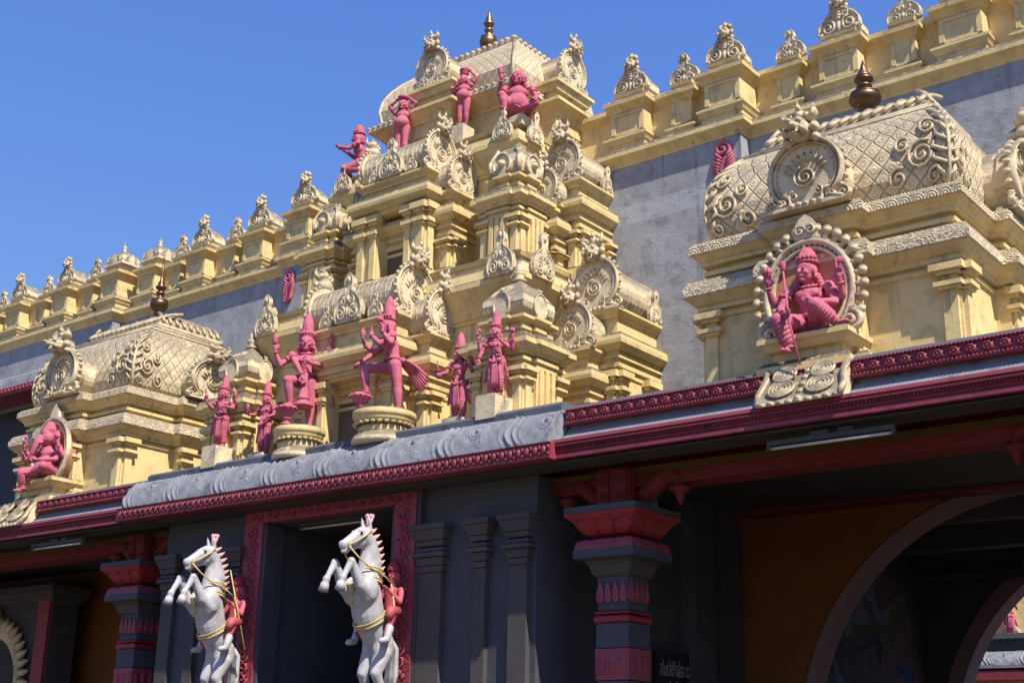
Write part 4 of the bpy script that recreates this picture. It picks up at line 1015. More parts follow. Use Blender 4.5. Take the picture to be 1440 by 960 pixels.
def hand(m, w, d, side, curl=.4):
    w = V(w); d = V(d).normalized(); s = d.cross(V((0, -1, 0))); s = s if s.length > .3 else d.cross(V((0, 0, 1))); s.normalize(); n = s.cross(d)
    m.cap(w, w+d*.042, .019, .023, 8)
    for k, L in enumerate((.036, .046, .05, .043)):
        b = w+d*.05+s*(k-1.5)*.0165; m.cap(b, b+d*L*.6, .0095, .009, 6); m.cap(b+d*L*.6, b+d*L+n*curl*.022, .009, .007, 6)
    t = w+d*.018+s*.02*side; m.cap(t, t+d*.022+s*.022*side, .011, .009, 6); m.cap(t+d*.022+s*.022*side, t+d*.045+s*.024*side, .009, .007, 6)
def head(m, c, yaw=0, tilt=0, elephant=False, size=1.):
    c = V(c); Rm = Matrix.Rotation(yaw, 3, 'Z') @ Matrix.Rotation(tilt, 3, 'X'); P = lambda x, y, z: c+Rm @ V((x, y, z))*size
    def E(p, r): m.ell(P(*p), tuple(q*size for q in r), 12, 9, rot=Rm)
    if elephant:
        E((0, 0, .01), (.075, .078, .085)); E((0, -.03, .05), (.06, .05, .05))
        pts = [(0, -.07, .0), (0, -.105, -.05), (-.01, -.115, -.11), (-.03, -.125, -.17), (-.06, -.13, -.22), (-.10, -.13, -.235), (-.125, -.13, -.205)]
        m.tube([P(*p) for p in pts], [q*size for q in (.045, .04, .034, .028, .023, .02, .013)], 10)
        for sx in (-1, 1):
            E((sx*.11, .02, -.01), (.055, .02, .085)); E((sx*.042, -.07, .015), (.012, .01, .01)); m.cap(P(sx*.045, -.08, -.06), P(sx*.06, -.15, -.085), .013*size, .005*size, 6)
        return
    E((0, 0, .012), (.060, .070, .072)); E((0, -.012, -.035), (.047, .052, .045)); E((0, -.05, -.068), (.02, .02, .016))
    m.cap(P(0, -.064, .012), P(0, -.080, -.018), .008*size, .013*size, 6)
    for sx in (-1, 1):
        E((sx*.025, -.061, .008), (.012, .010, .008)); m.cap(P(sx*.012, -.066, .026), P(sx*.042, -.055, .026), .006*size, .005*size, 5)
        E((sx*.062, .0, -.01), (.012, .018, .03)); E((sx*.028, -.045, -.022), (.02, .02, .018)); E((sx*.066, .0, -.05), (.014, .014, .018))
    m.cap(P(-.016, -.064, -.043), P(.016, -.064, -.043), .007*size, .007*size, 5)
CROWN = [(.062, -.01), (.077, 0), (.080, .02), (.068, .035), (.071, .05), (.064, .065), (.069, .085), (.062, .105), (.065, .13), (.055, .15), (.057, .175), (.045, .195), (.044, .212), (.030, .225), (.033, .24), (.018, .252), (.006, .265)]
def figure(name, label, H, loc, rz, spine, legs, arms, group=None, cat='statue', m='pink', crown=1., headyaw=0, headtilt=0, fat=0., dhoti=True, held=(), extra=None, elephant=False, hs=1.12, vox=.0085, sash=True, bare=False, hair=True):
    root = thing(name, label, cat, loc, rz, group); root.scale = (H*1.06, H*1.06, H)
    pel, wai, che, nek, hd = [V(p) for p in spine]
    b = MB(); f = 1+fat
    b.ell(pel, (.088*f, .070*f, .07*f), 14, 10); b.cap(pel, wai, .070*f, .062*f, 12); b.cap(wai, che, .062*f, .082*(1+fat*.5), 12)
    b.ell(che, (.105*(1+fat*.4), .066*f, .075), 14, 10)
    if fat: b.ell((pel+wai)/2+V((0, -.035*f, .02)), (.10*f, .085*f, .09*f), 14, 10)
    for sx in (-1, 1): b.ell(che+V((sx*.045, -.05, .005)), (.042, .025, .034), 10, 7)
    b.cap(che+V((0, 0, .05)), nek, .05, .036, 10); b.cap(nek, hd+V((0, .01, -.02)), .036, .036, 10)
    head(b, hd, headyaw, headtilt, elephant, hs)
    for hip, kn, an, to in legs:
        hip, kn, an, to = V(hip), V(kn), V(an), V(to)
        b.cap(hip, kn, .066*f, .046, 12); b.ell(kn, .047, 10, 8); b.cap(kn, kn.lerp(an, .35), .044, .047, 10); b.cap(kn.lerp(an, .35), an, .047, .027, 10)
        d = (to-an); b.cap(an+V((0, .012, -.012)), to, .026, .02, 8)
        s = d.cross(V((0, 0, 1))); s = s.normalized() if s.length > 1e-4 else V((1, 0, 0))
        for k in range(5): q = to+s*(k-2)*.011; b.cap(q, q+d.normalized()*.018, .0085, .007, 5)
    for i, (sh, el, wr, tip, *cu) in enumerate(arms):
        sh, el, wr, tip = V(sh), V(el), V(wr), V(tip)
        b.ell(sh, .042, 10, 8); b.cap(sh, el, .036, .028, 10); b.cap(el, el.lerp(wr, .3), .028, .029, 10); b.cap(el.lerp(wr, .3), wr, .029, .018, 10)
        hand(b, wr, tip-wr, 1 if sh.x < 0 else -1, cu[0] if cu else .5)
    mobj(remeshed(b, 'body', vox), 'body', m, root)
    c = MB()
    if crown:
        Rm = Matrix.Rotation(headyaw, 4, 'Z') @ Matrix.Rotation(headtilt, 4, 'X')
        q = MB(); q.lathe([(r_*(.90 if crown > .6 else 1.0), z*crown) for r_, z in CROWN], (0, 0, 0), 16)
        for k in range(9): a = math.pi+math.pi*k/8; q.ell((.072*math.cos(a), .072*math.sin(a), .035), (.014, .012, .02), 6, 5)
        for k in range(5): q.ell((0, -.068+.01*k, .05+.035*k*crown), (.016, .012, .018), 6, 5)
        c.merge(q, Matrix.Translation(hd+V((0, 0, .0))) @ Rm @ Matrix.Translation((0, .006, .052*hs))); c.build('crown', m, root)
    if hair:
        q = MB()
        for sx in (-1, 1):
            for k in range(4): q.ell(hd+V((sx*(.055+.012*k), .03, -.03-.028*k)), (.03, .03, .026), 8, 6)
        for k in range(3): q.ell(hd+V((0, .045, -.03*k)), (.06, .035, .035), 8, 6)
        q.build('hair', m, root)
    def J(nm, fn):
        j = MB(); fn(j); j.build(nm, m, root)
    def neck(j):
        for k in range(13):
            a = math.pi+math.pi*k/12; j.ell(nek+V((.055*math.cos(a), .048*math.sin(a)-.012, -.03-.02*math.sin(math.pi*k/12))), .011, 6, 4)
    def garland(j):
        for k in range(17):
            a = math.pi+math.pi*k/16; j.ell(che+V((.085*math.cos(a), .062*math.sin(a)-.012, .045-.065*math.sin(math.pi*k/16))), .011, 6, 4)
    J('necklace', neck); J('garland', garland)
    for sh, el, wr, tip, *cu in arms:
        sh, el, wr = V(sh), V(el), V(wr)
        J('armlet', lambda j: ring(j, sh.lerp(el, .42), el-sh, .036, .009)); J('bracelet', lambda j: ring(j, el.lerp(wr, .93), wr-el, .023, .008))
    def belt(j):
        j.tube([pel+V((.088*f*math.cos(2*math.pi*k/18), .076*f*math.sin(2*math.pi*k/18), .055)) for k in range(18)], .013, 6, closed=True)
        j.ell(pel+V((0, -.085*f, .05)), (.028, .015, .022), 8, 6)
    J('belt', belt)
    for hip, kn, an, to in legs: J('anklet', lambda j: ring(j, an, V(an)-V(kn), .031, .008))
    if not bare: J('sacred_thread', lambda j: j.tube([che+V((-.09, -.03, .07)), che+V((-.03, -.07, .0)), wai+V((.05, -.06, -.02)), pel+V((.085, -.02, .05))], .007, 5))
    if dhoti:
        g = MB()
        for i, (hip, kn, an, to) in enumerate(legs):
            hip, kn, an = V(hip), V(kn), V(an); e = kn.lerp(an, .82 if dhoti is True else dhoti)
            g.cap(hip, kn, .074*f, .058, 12); g.cap(kn, e, .058, .047, 12)
            for k in range(7): p = hip.lerp(kn, .15+.13*k); ring(g, p+V((0, -.004, 0)), (kn-hip)+V((.02*(-1)**i, .03, 0)), .071*f-.0021*k*5, .006)
            for k in range(5): p = kn.lerp(e, .1+.2*k); ring(g, p, (e-kn)+V((.03*(-1)**i, .05, 0)), .056-.0016*k, .006)
        if sash:
            z0 = pel.z+.04
            for k in range(5):
                x = -.024+.012*k; g.tube([pel+V((x*.6, -.09*f, .04)), pel+V((x*1.2, -.098*f, -.12)), pel+V((x*1.5, -.082, -.30)), pel+V((x*1.9, -.07, -.40))], [.008, .009, .010, .012], 5)
            for sx in (-1, 1):
                for k in range(3):
                    g.tube([pel+V((sx*.09*f, 0, .05-.012*k)), pel+V((sx*.12, -.02, -.06-.02*k)), pel+V((sx*(.125+.012*k), -.005, -.2)), pel+V((sx*(.13+.014*k), .0, -.27-.02*k))], [.012, .014, .013, .015], 5)
                g.tube([pel+V((sx*.10*f, -.02, .045)), pel+V((sx*.06, -.09*f, -.03)), pel+V((0, -.104*f, -.055))], [.014, .014, .012], 6)
        g.build('garment', m, root)
    for nm, q in held: q.build(nm, m, root)
    if extra: extra(root)
    return root
def emblem(p, kind):
    m = MB(); p = V(p)
    if kind == 'disc': m.lathe([(.004, -.008), (.034, -.006), (.034, .006), (.004, .008)], (0, 0, 0), 14); m.v = [(v[0]+p.x, v[2]+p.y, v[1]+p.z+.03) for v in m.v]; m.tube([p, p+V((0, 0, .03))], .008, 5)
    elif kind == 'conch': m.lathe([(.006, -.02), (.014, .0), (.03, .03), (.024, .05), (.03, .065), (.014, .085), (.005, .11)], p, 10)
    elif kind == 'axe': m.tube([p-V((0, 0, .05)), p+V((0, 0, .09))], .008, 6); m.ell(p+V((.02, 0, .075)), (.03, .008, .03), 8, 5)
    elif kind == 'lotus':
        m.tube([p-V((0, 0, .03)), p+V((0, 0, .03))], .007, 5); m.ell(p+V((0, 0, .05)), (.02, .02, .035), 8, 6)
        for k in range(6): a = k*math.pi/3; m.ell(p+V((.02*math.cos(a), .02*math.sin(a), .045)), (.013, .013, .028), 6, 5)
    return ('held_emblem', m)
SP0 = ((0, 0, .515), (0, 0, .61), (0, 0, .725), (0, 0, .835), (0, -.01, .915))
LEGS0 = (((-.052, 0, .50), (-.056, -.015, .275), (-.056, .0, .045), (-.07, -.085, .018)), ((.052, 0, .50), (.056, -.015, .275), (.056, .0, .045), (.07, -.085, .018)))
SPS = lambda dx: ((dx*-.3, 0, .515), (0, 0, .61), (dx*.3, 0, .725), (dx*.4, 0, .835), (dx*.4, -.01, .915))
BACKARMS = [((-.13, .01, .785), (-.215, .0, .655), (-.235, -.06, .79), (-.235, -.075, .86), .6), ((.13, .01, .785), (.215, .0, .655), (.235, -.06, .79), (.235, -.075, .86), .6)]

def block_pedestal(x, y, z0, z1, label, w=.30, d=.34, ch=False):
    r_ = thing('pedestal', label, 'pedestal', (x, y, z0)); m = MB()
    m.loft(rect(-w/2, w/2, -d/2, d/2), [(0, 0), (0, z1-z0-.02), (-.02, z1-z0)]); m.build('block', 'cream', r_)
    if ch:
        m = MB(); m.loft(rect(-w/2-.04, w/2+.04, -d/2-.04, d/2+.04), [(0, 0), (0, .05), (-.03, .07)]); m.build('plinth', 'cream', r_)
    return r_
def round_pedestal(x, y, z0, z1, label, k_=1.):
    r_ = thing('pedestal', label, 'pedestal', (x, y, z0)); h = z1-z0
    m = MB(); m.lathe([(.44, 0), (.45, .04), (.43, .10), (.37, .14)], seg=28); m.build('lotus_foot', 'cream', r_)
    m = MB(); m.lathe([(.37, .13), (.36, h*.42), (.365, h*.62)], seg=28); m.build('drum', 'yellow', r_)
    m = MB(); m.lathe([(.36, h*.6), (.41, h*.66), (.425, h*.72), (.425, h*.78), (.44, h*.80), (.45, h*.85), (.45, h-.01), (.44, h)], seg=28)
    for k in range(26): a = 2*math.pi*k/26; m.ell((.40*math.cos(a), .40*math.sin(a), h*.60), (.045, .045, .025), 6, 4)
    m.build('rim', 'yellow', r_); r_.scale = (k_, k_, 1)
    return r_

# low standing figures on block pedestals at the ends of the tower
block_pedestal(-14.95, 12.02, 5.5, 5.83, 'square cream block under the leftmost standing pink statue')
figure('statue', 'pink standing statue with tall crown on the block nearest the left shrine', .88, (-14.95, 12.04, 5.83), R(25), SPS(.03), LEGS0,
       [((-.13, 0, .79), (-.175, -.02, .66), (-.215, -.13, .73), (-.22, -.15, .80)), ((.13, 0, .79), (.18, -.03, .65), (.10, -.13, .66), (.04, -.16, .66))]+[((.13, .02, .79), (.20, .03, .68), (.21, -.02, .80), (.21, -.03, .86))],
       held=[emblem((-.222, -.15, .80), 'lotus'), emblem((.21, -.04, .85), 'conch')], headyaw=R(-35))
block_pedestal(-9.83, 12.02, 5.5, 5.81, 'square cream block under the pink statue with the long spear')
sp = MB(); sp.tube([(.07, -.16, .80), (.20, -.11, .02)], .009, 6); sp.ell((.068, -.16, .82), (.018, .01, .04), 6, 5)
figure('statue', 'pink standing statue holding a long spear beside the right corner turret', .90, (-9.83, 12.04, 5.81), R(20), SPS(-.03), LEGS0,
       [((-.13, 0, .79), (-.19, -.02, .65), (-.21, -.08, .53), (-.21, -.09, .46)), ((.13, 0, .79), (.17, -.05, .68), (.08, -.15, .77), (.06, -.17, .83))]+BACKARMS,
       held=[('spear', sp), emblem((-.237, -.08, .86), 'axe'), emblem((.237, -.08, .86), 'lotus')], headyaw=R(-35))
block_pedestal(-14.2, 12.22, 5.5, 5.67, 'low block in shade under the dark pink statue at left', .3, .3)
figure('statue', 'pink statue standing in the shade beside the left round pedestal', .88, (-14.2, 12.22, 5.67), R(5), SP0, LEGS0,
       [((-.13, 0, .79), (-.19, -.04, .67), (-.23, -.15, .66), (-.235, -.18, .72)), ((.13, 0, .79), (.17, .0, .64), (.12, -.11, .58), (.09, -.15, .57))], held=[emblem((-.235, -.17, .74), 'conch')], headyaw=R(-20))
block_pedestal(-10.55, 12.2, 5.5, 5.67, 'low block in shade under the dark pink statue at right', .3, .3)
ms = MB(); ms.tube([(-.23, -.17, .62), (-.23, -.19, .80)], .01, 6); ms.ell((-.225, -.165, .60), (.05, .05, .055), 8, 6)
figure('statue', 'pink statue holding a round mace, half shaded left of the spear bearer', .92, (-10.55, 12.2, 5.67), R(12), SP0, LEGS0,
       [((-.13, 0, .79), (-.18, -.04, .66), (-.22, -.15, .62), (-.225, -.19, .64)), ((.13, 0, .79), (.18, .0, .66), (.2, -.08, .78), (.2, -.09, .84))], held=[('mace', ms), emblem((.2, -.09, .85), 'axe')], headyaw=R(-30))

# the two big dancing guardians on round pedestals
def pot(p):
    m = MB(); m.lathe([(.055, 0), (.06, .015), (.03, .03), (.028, .06), (.05, .075), (.035, .09), (.075, .14), (.095, .165), (.10, .185), (.075, .20)], p, 14)
    for k in range(12): a = 2*math.pi*k/12; m.ell(V(p)+V((.098*math.cos(a), .098*math.sin(a), .175)), .016, 6, 4)
    return ('stool', m)
def tail(pts0, n=6, w=.02):
    m = MB()
    for k in range(n):
        o = V(((k-(n-1)/2)*w*.4, (k-(n-1)/2)*w*.3, 0)); e = V(((k-(n-1)/2)*w*2.2, 0, (k-(n-1)/2)*w*.6))
        P = [V(p) for p in pts0]; m.tube([p+o.lerp(e, i/(len(P)-1)) for i, p in enumerate(P)], [.012, .014, .015, .012][:len(P)], 5)
    m.ell(pts0[0], (.045, .035, .035), 8, 6)
    return ('sash_tail', m)
ZP = 5.86
round_pedestal(-13.25, 12.02, 5.42, ZP, 'round yellow pedestal under the left dancing statue', .80)
club = MB(); club.lathe([(.075, .20), (.10, .215), (.10, .235), (.055, .26), (.05, .285), (.058, .29), (.058, .305), (.045, .31), (.035, .5), (.028, .56)], (.02, -.11, 0), 12)
figure('statue', 'large pink crowned statue dancing with one foot raised, left of the niche', 1.36, (-13.25, 12.04, ZP), R(38),
       ((.02, 0, .515), (.01, 0, .61), (0, 0, .725), (0, 0, .835), (0, -.01, .915)),
       (((-.05, -.01, .50), (-.13, -.17, .47), (-.10, -.12, .23), (-.12, -.21, .205)), ((.055, 0, .50), (.075, 0, .275), (.07, .01, .045), (.085, -.075, .018))),
       [((-.135, 0, .785), (-.08, -.10, .68), (.0, -.15, .53), (.02, -.16, .46), .2), ((.135, 0, .785), (.17, -.06, .66), (.08, -.14, .66), (.04, -.15, .69))]+
       [((-.13, .01, .785), (-.24, -.02, .665), (-.29, -.07, .80), (-.295, -.08, .87), .6), ((.13, .01, .785), (.235, -.0, .67), (.25, -.06, .80), (.245, -.07, .87), .6)],
       held=[emblem((-.295, -.085, .88), 'conch'), emblem((.245, -.075, .89), 'conch'), pot((-.115, -.17, .0)), ('club', club), tail([(.09, .03, .52), (.17, .03, .44), (.20, .03, .32), (.19, .02, .22)])], dhoti=.0, sash=True, vox=.0075)
round_pedestal(-11.66, 12.02, 5.42, ZP, 'round yellow pedestal under the right dancing statue', .92)
figure('statue', 'large pink crowned statue stepping onto a stool, right of the niche', 1.31, (-11.62, 12.04, ZP), R(-42),
       ((0, .03, .50), (0, .02, .60), (0, -.01, .715), (0, -.02, .825), (0, -.04, .905)),
       (((-.05, .02, .49), (-.07, -.24, .47), (-.07, -.21, .22), (-.075, -.30, .205)), ((.055, .04, .49), (.06, .07, .27), (.06, .09, .045), (.07, .01, .018))),
       [((-.13, -.01, .775), (-.15, -.16, .65), (-.10, -.27, .54), (-.09, -.31, .50), .2), ((.13, -.01, .775), (.16, -.12, .66), (.11, -.20, .76), (.09, -.20, .82))]+
       [((-.13, .0, .775), (-.22, -.14, .69), (-.20, -.24, .75), (-.20, -.26, .82), .6), ((.13, .0, .775), (.2, -.02, .67), (.17, -.10, .79), (.16, -.12, .86), .6)],
       held=[emblem((-.20, -.265, .83), 'conch'), emblem((.16, -.125, .87), 'lotus'), pot((-.075, -.26, .0)), tail([(.06, .11, .53), (.06, .20, .45), (.06, .27, .36), (.06, .33, .27)], 7, .03)], dhoti=.0, vox=.0075, headyaw=R(8))

# four figures on the upper tier
figure('statue', 'pink kneeling statue with joined hands pointing left at the tower edge', 1.2, (-14.04, 13.62, 10.47), R(-62),
       ((0, .03, .14), (0, .02, .235), (0, -.01, .35), (0, -.02, .46), (0, -.04, .54)),
       (((-.05, .02, .14), (-.08, -.2, .17), (-.07, -.15, .03), (-.07, -.22, .015)), ((.05, .02, .14), (.09, -.16, .05), (.08, .05, .035), (.08, .13, .02))),
       [((-.125, -.01, .41), (-.14, -.12, .33), (-.03, -.25, .41), (-.01, -.31, .44), .1), ((.125, -.01, .41), (.14, -.12, .33), (.03, -.25, .41), (.01, -.31, .44), .1)], crown=.55, dhoti=.3, sash=False, cat='statue')
ba = MB(); ba.lathe([(.05, 0), (.085, .02), (.09, .05), (.07, .06)], (0, -.01, 1.0), 14)
figure('statue', 'pink standing statue with both arms carrying a bowl on its head', .98, (-12.98, 13.45, 10.42), R(18), SP0, LEGS0,
       [((-.13, 0, .79), (-.22, -.03, .90), (-.09, -.02, 1.02), (-.03, -.02, 1.03), .2), ((.13, 0, .79), (.22, -.03, .90), (.09, -.02, 1.02), (.03, -.02, 1.03), .2)], crown=.0, fat=.22, dhoti=.0, held=[('bowl', ba)], hs=1.12)
block_pedestal(-11.96, 13.70, 10.42, 10.74, 'small cream block on the upper tier under the basket bearer', .24, .26)
ba = MB(); ba.lathe([(.06, 0), (.075, .02), (.075, .10), (.085, .11)], (0, -.01, .985), 14)
figure('statue', 'pink standing statue balancing a tall basket with one raised arm', .88, (-11.96, 13.70, 10.74), R(22), SP0, LEGS0,
       [((-.13, 0, .79), (-.17, -.05, .66), (-.10, -.13, .72), (-.06, -.15, .76), .2), ((.13, 0, .79), (.21, -.0, .93), (.10, -.02, 1.07), (.06, -.02, 1.11), .2)], crown=.0, fat=.2, dhoti=.0, held=[('basket', ba)], hs=1.12, headyaw=R(-35))
cu = MB()
for k in range(40):
    a = k*2.4; t = k/39; cu.ell((.078*math.cos(a)*math.sqrt(1-(t*.9)**2), .02+.078*math.sin(a)*math.sqrt(1-(t*.9)**2) if True else 0, .50+.075*t), .024, 6, 5)
cu.v = [v for v in cu.v]
block_pedestal(-10.92, 13.78, 10.40, 10.58, 'yellowish corner block on the upper tier under the pot-bellied statue', .38, .38)
figure('statue', 'pot-bellied pink statue squatting with curly hair on the upper corner', 1.28, (-10.92, 13.72, 10.58), R(34),
       ((0, .02, .09), (0, .0, .19), (0, -.01, .31), (0, -.01, .42), (0, -.03, .50)),
       (((-.07, 0, .09), (-.16, -.17, .21), (-.13, -.15, .03), (-.15, -.23, .018)), ((.07, 0, .09), (.20, -.17, .10), (.06, -.20, .035), (.0, -.25, .02))),
       [((-.14, 0, .38), (-.20, -.06, .27), (-.17, -.17, .40), (-.17, -.19, .47), .5), ((.15, 0, .38), (.21, -.05, .24), (.19, -.16, .15), (.18, -.21, .13), .3)], crown=0, fat=.38, dhoti=0, sash=False, held=[('curls', cu), emblem((-.18, -.19, .46), 'conch')], hs=1.12, headyaw=R(-20), hair=True)

# seated figures in front of the oval frames
spear = MB(); spear.tube([(-.10, -.23, .42), (-.06, -.27, .02), (.01, -.30, -.31)], .0075, 6); spear.ell((-.102, -.23, .455), (.022, .014, .045), 8, 6)
figure('statue', 'pink seated four-armed statue with a spear before the right oval frame', 1.44, (-5.68, 12.08, 5.86), R(8),
       ((0, .02, .075), (0, .01, .17), (0, .0, .285), (0, -.005, .39), (0, -.02, .47)),
       (((-.06, 0, .08), (-.16, -.19, .07), (-.10, -.17, -.14), (-.12, -.24, -.17)), ((.06, 0, .08), (.10, -.20, .14), (.20, -.12, .035), (.28, -.12, .02))),
       [((-.135, 0, .345), (-.18, -.08, .19), (-.12, -.22, .10), (-.08, -.25, .09)), ((.14, 0, .345), (.19, -.05, .20), (.08, -.15, .19), (.04, -.17, .21))]+
       [((-.135, .01, .345), (-.25, -.0, .26), (-.27, -.06, .38), (-.26, -.08, .45), .6), ((.14, .01, .345), (.235, .0, .23), (.235, -.07, .34), (.235, -.085, .41), .6)],
       held=[('spear', spear), emblem((-.26, -.08, .45), 'lotus'), emblem((.222, -.085, .42), 'axe')], dhoti=.75, sash=False, headyaw=R(-25), crown=.5, vox=.0070)
figure('statue', 'pink seated elephant-headed statue before the left oval frame', 1.42, (-19.34, 12.08, 5.86), R(5),
       ((0, .02, .085), (0, .0, .18), (0, -.01, .30), (0, -.02, .40), (0, -.04, .475)),
       (((-.07, 0, .08), (-.17, -.20, .06), (-.16, -.17, -.13), (-.18, -.25, -.16)), ((.07, 0, .08), (.17, -.20, .10), (.05, -.24, .03), (-.01, -.27, .02))),
       [((-.14, 0, .345), (-.20, -.09, .22), (-.15, -.22, .22), (-.12, -.25, .25)), ((.15, 0, .345), (.20, -.07, .20), (.08, -.2, .18), (.03, -.22, .19))]+
       [((-.14, .01, .345), (-.26, -.05, .27), (-.28, -.12, .36), (-.28, -.13, .42), .6), ((.15, .01, .345), (.24, -.02, .25), (.24, -.09, .36), (.235, -.10, .42), .6)],
       held=[emblem((-.28, -.14, .42), 'axe'), emblem((.235, -.11, .42), 'lotus')], dhoti=.6, sash=False, crown=.55, fat=.3, elephant=True, hs=1.15, vox=.0075, hair=False, headyaw=R(-10))

# ------------------------------------------------------------------ the two rearing horses with riders
def make_horse(label):
    root = thing('horse_statue', label, 'horse statue', (0, 0, 0), 0, 'white rearing horses flanking the doorway')
    b = MB(); P = lambda f, x, z: V((x, -f, z))
    b.ell(P(-.13, 0, .80), (.15, .17, .21), 16, 12); b.cap(P(-.10, 0, .84), P(.05, 0, 1.08), .172, .195, 16); b.cap(P(.05, 0, 1.08), P(.13, 0, 1.34), .197, .195, 16)
    b.ell(P(.22, 0, 1.30), (.17, .13, .19), 14, 10)
    b.cap(P(.12, 0, 1.42), P(.05, 0, 1.66), .175, .135, 14); b.cap(P(.05, 0, 1.66), P(.10, 0, 1.92), .140, .095, 14); b.cap(P(.13, 0, 1.5), P(.10, 0, 1.78), .13, .10, 12); b.cap(P(.02, 0, 1.5), P(-.0, 0, 1.75), .12, .09, 12)
    b.cap(P(.10, 0, 1.90), P(.22, 0, 1.99), .10, .098, 12); b.ell(P(.25, 0, 1.93), (.075, .10, .11), 12, 9); b.cap(P(.27, 0, 1.98), P(.50, 0, 1.85), .085, .055, 12)
    b.cap(P(.28, 0, 1.88), P(.50, 0, 1.79), .06, .038, 10); b.ell(P(.545, 0, 1.83), (.052, .05, .055), 10, 8); b.cap(P(.47, 0, 1.765), P(.54, 0, 1.755), .03, .026, 8)
    for sx in (-1, 1):
        b.ell(P(.30, sx*.072, 1.99), (.014, .026, .018), 8, 6); b.cap(P(.26, sx*.07, 2.025), P(.34, sx*.068, 2.02), .014, .012, 6)
        b.ell(P(.575, sx*.032, 1.85), (.012, .016, .014), 6, 5)
        b.cap(P(.15, sx*.055, 2.05), P(.17, sx*.065, 2.14), .034, .024, 8); b.cap(P(.17, sx*.065, 2.14), P(.19, sx*.06, 2.205), .024, .005, 8)
        b.ell(P(.20, sx*.15, 1.34), (.085, .14, .17), 12, 9)
        b.cap(P(.20, sx*.15, 1.28), P(.36, sx*.15, 1.38), .090, .075, 12); b.cap(P(.36, sx*.15, 1.38), P(.50, sx*.14, 1.61), .072, .050, 12); b.ell(P(.52, sx*.14, 1.63), .054, 10, 8)
        b.cap(P(.52, sx*.14, 1.63), P(.64, sx*.14, 1.44), .047, .036, 10); b.ell(P(.645, sx*.14, 1.43), .05, 10, 8); b.cap(P(.645, sx*.14, 1.43), P(.66, sx*.14, 1.365), .042, .045, 10)
        b.ell(P(-.15, sx*.08, .72), (.105, .17, .22), 12, 9)
        b.cap(P(-.13, sx*.09, .64), P(-.02, sx*.11, .42), .125, .075, 12); b.cap(P(-.02, sx*.11, .42), P(-.13, sx*.13, .20), .070, .048, 12); b.ell(P(-.14, sx*.15, .19), .06, 10, 8)
        b.cap(P(-.14, sx*.15, .19), P(-.02, sx*.15, -.04), .05, .038, 10); b.ell(P(-.015, sx*.15, -.05), .046, 10, 8); b.cap(P(-.015, sx*.15, -.05), P(.03, sx*.15, -.10), .042, .045, 10)
    mobj(remeshed(b, 'body', .0125, 4), 'body', 'white', root)
    m = MB()
    for sx in (-1, 1):
        m.tube([P(.82, sx*.14, 1.365), P(.845, sx*.14, 1.29)], [.05, .064], 12); m.tube([P(.03, sx*.15, -.09), P(.06, sx*.15, -.16)], [.05, .066], 12)
    m.build('hooves', 'white', root) if False else None
    for sx in (-1, 1):
        q = MB(); q.tube([P(.658, sx*.14, 1.385), P(.685, sx*.14, 1.295)], [.05, .064], 12); q.build('hoof', 'white', root)
        q = MB(); q.tube([P(.03, sx*.15, -.09), P(.06, sx*.15, -.16)], [.05, .066], 12); q.build('hoof', 'white', root)
    for sx in (-1, 1):
        q = MB(); q.ell(P(.318, sx*.088, 1.992), (.010, .022, .015), 8, 6); q.build('eye', 'black', root)
    m = MB()
    crest = [(.06, 2.045), (.0, 1.985), (-.045, 1.915), (-.075, 1.84), (-.095, 1.765), (-.11, 1.69), (-.118, 1.615), (-.12, 1.54)]
    for k, (f_, z) in enumerate(crest): m.cap(P(f_+.02, 0, z-.01), P(f_-.03, 0, z+.015), .03, .024, 8); m.cap(P(f_-.03, 0, z+.015), P(f_-.075, 0, z+.045), .022, .008, 8)
    m.build('mane', 'palepink', root)
    m = MB(); m.tube([P(.14, 0, 2.06), P(.12, 0, 2.14), P(.11, 0, 2.21)], [.04, .035, .055], 8)
    for k in range(6): a = k*math.pi/3; m.ell(P(.11+.04*math.cos(a), .04*math.sin(a), 2.22), (.022, .022, .03), 6, 5)
    for k in range(4): m.ell(P(.2+.03*k, 0, 2.07-.012*k), (.02, .025, .018), 6, 5)
    m.build('plume', 'palepink', root)
    m = MB()
    def band(c, ax, rx_, ry_, w, t=.012, seg=26):
        ax = V(ax).normalized(); a = V((1, 0, 0)); b_ = ax.cross(a); c = V(c); vs = []; fs = []
        for k in range(seg):
            an = 2*math.pi*k/seg; d = a*math.cos(an)*rx_+b_*math.sin(an)*ry_; o = d.normalized()*t
            vs += [c+d-ax*w/2, c+d+o-ax*w/2, c+d+o+ax*w/2, c+d+ax*w/2]
        for k in range(seg):
            l = (k+1) % seg
            for q in range(4): fs.append((k*4+q, k*4+(q+1) % 4, l*4+(q+1) % 4, l*4+q))
        m.add(vs, fs)
        for s_ in (-.42, .42):
            m.tube([c+(a*math.cos(2*math.pi*k/seg)*rx_+b_*math.sin(2*math.pi*k/seg)*ry_)*1.0+(a*math.cos(2*math.pi*k/seg)*rx_+b_*math.sin(2*math.pi*k/seg)*ry_).normalized()*t+ax*w*s_ for k in range(seg)], .008, 5, closed=True)
    band(P(.085, 0, 1.47), P(-.15, 0, 1), .165, .168, .042); band(P(.06, 0, 1.585), P(-.2, 0, 1), .152, .155, .036)
    m.build('harness', 'gold', root); m = MB()
    band(P(.02, 0, 1.02), P(.62, 0, 1), .196, .200, .055); m.build('girth', 'gold', root)
    m = MB()
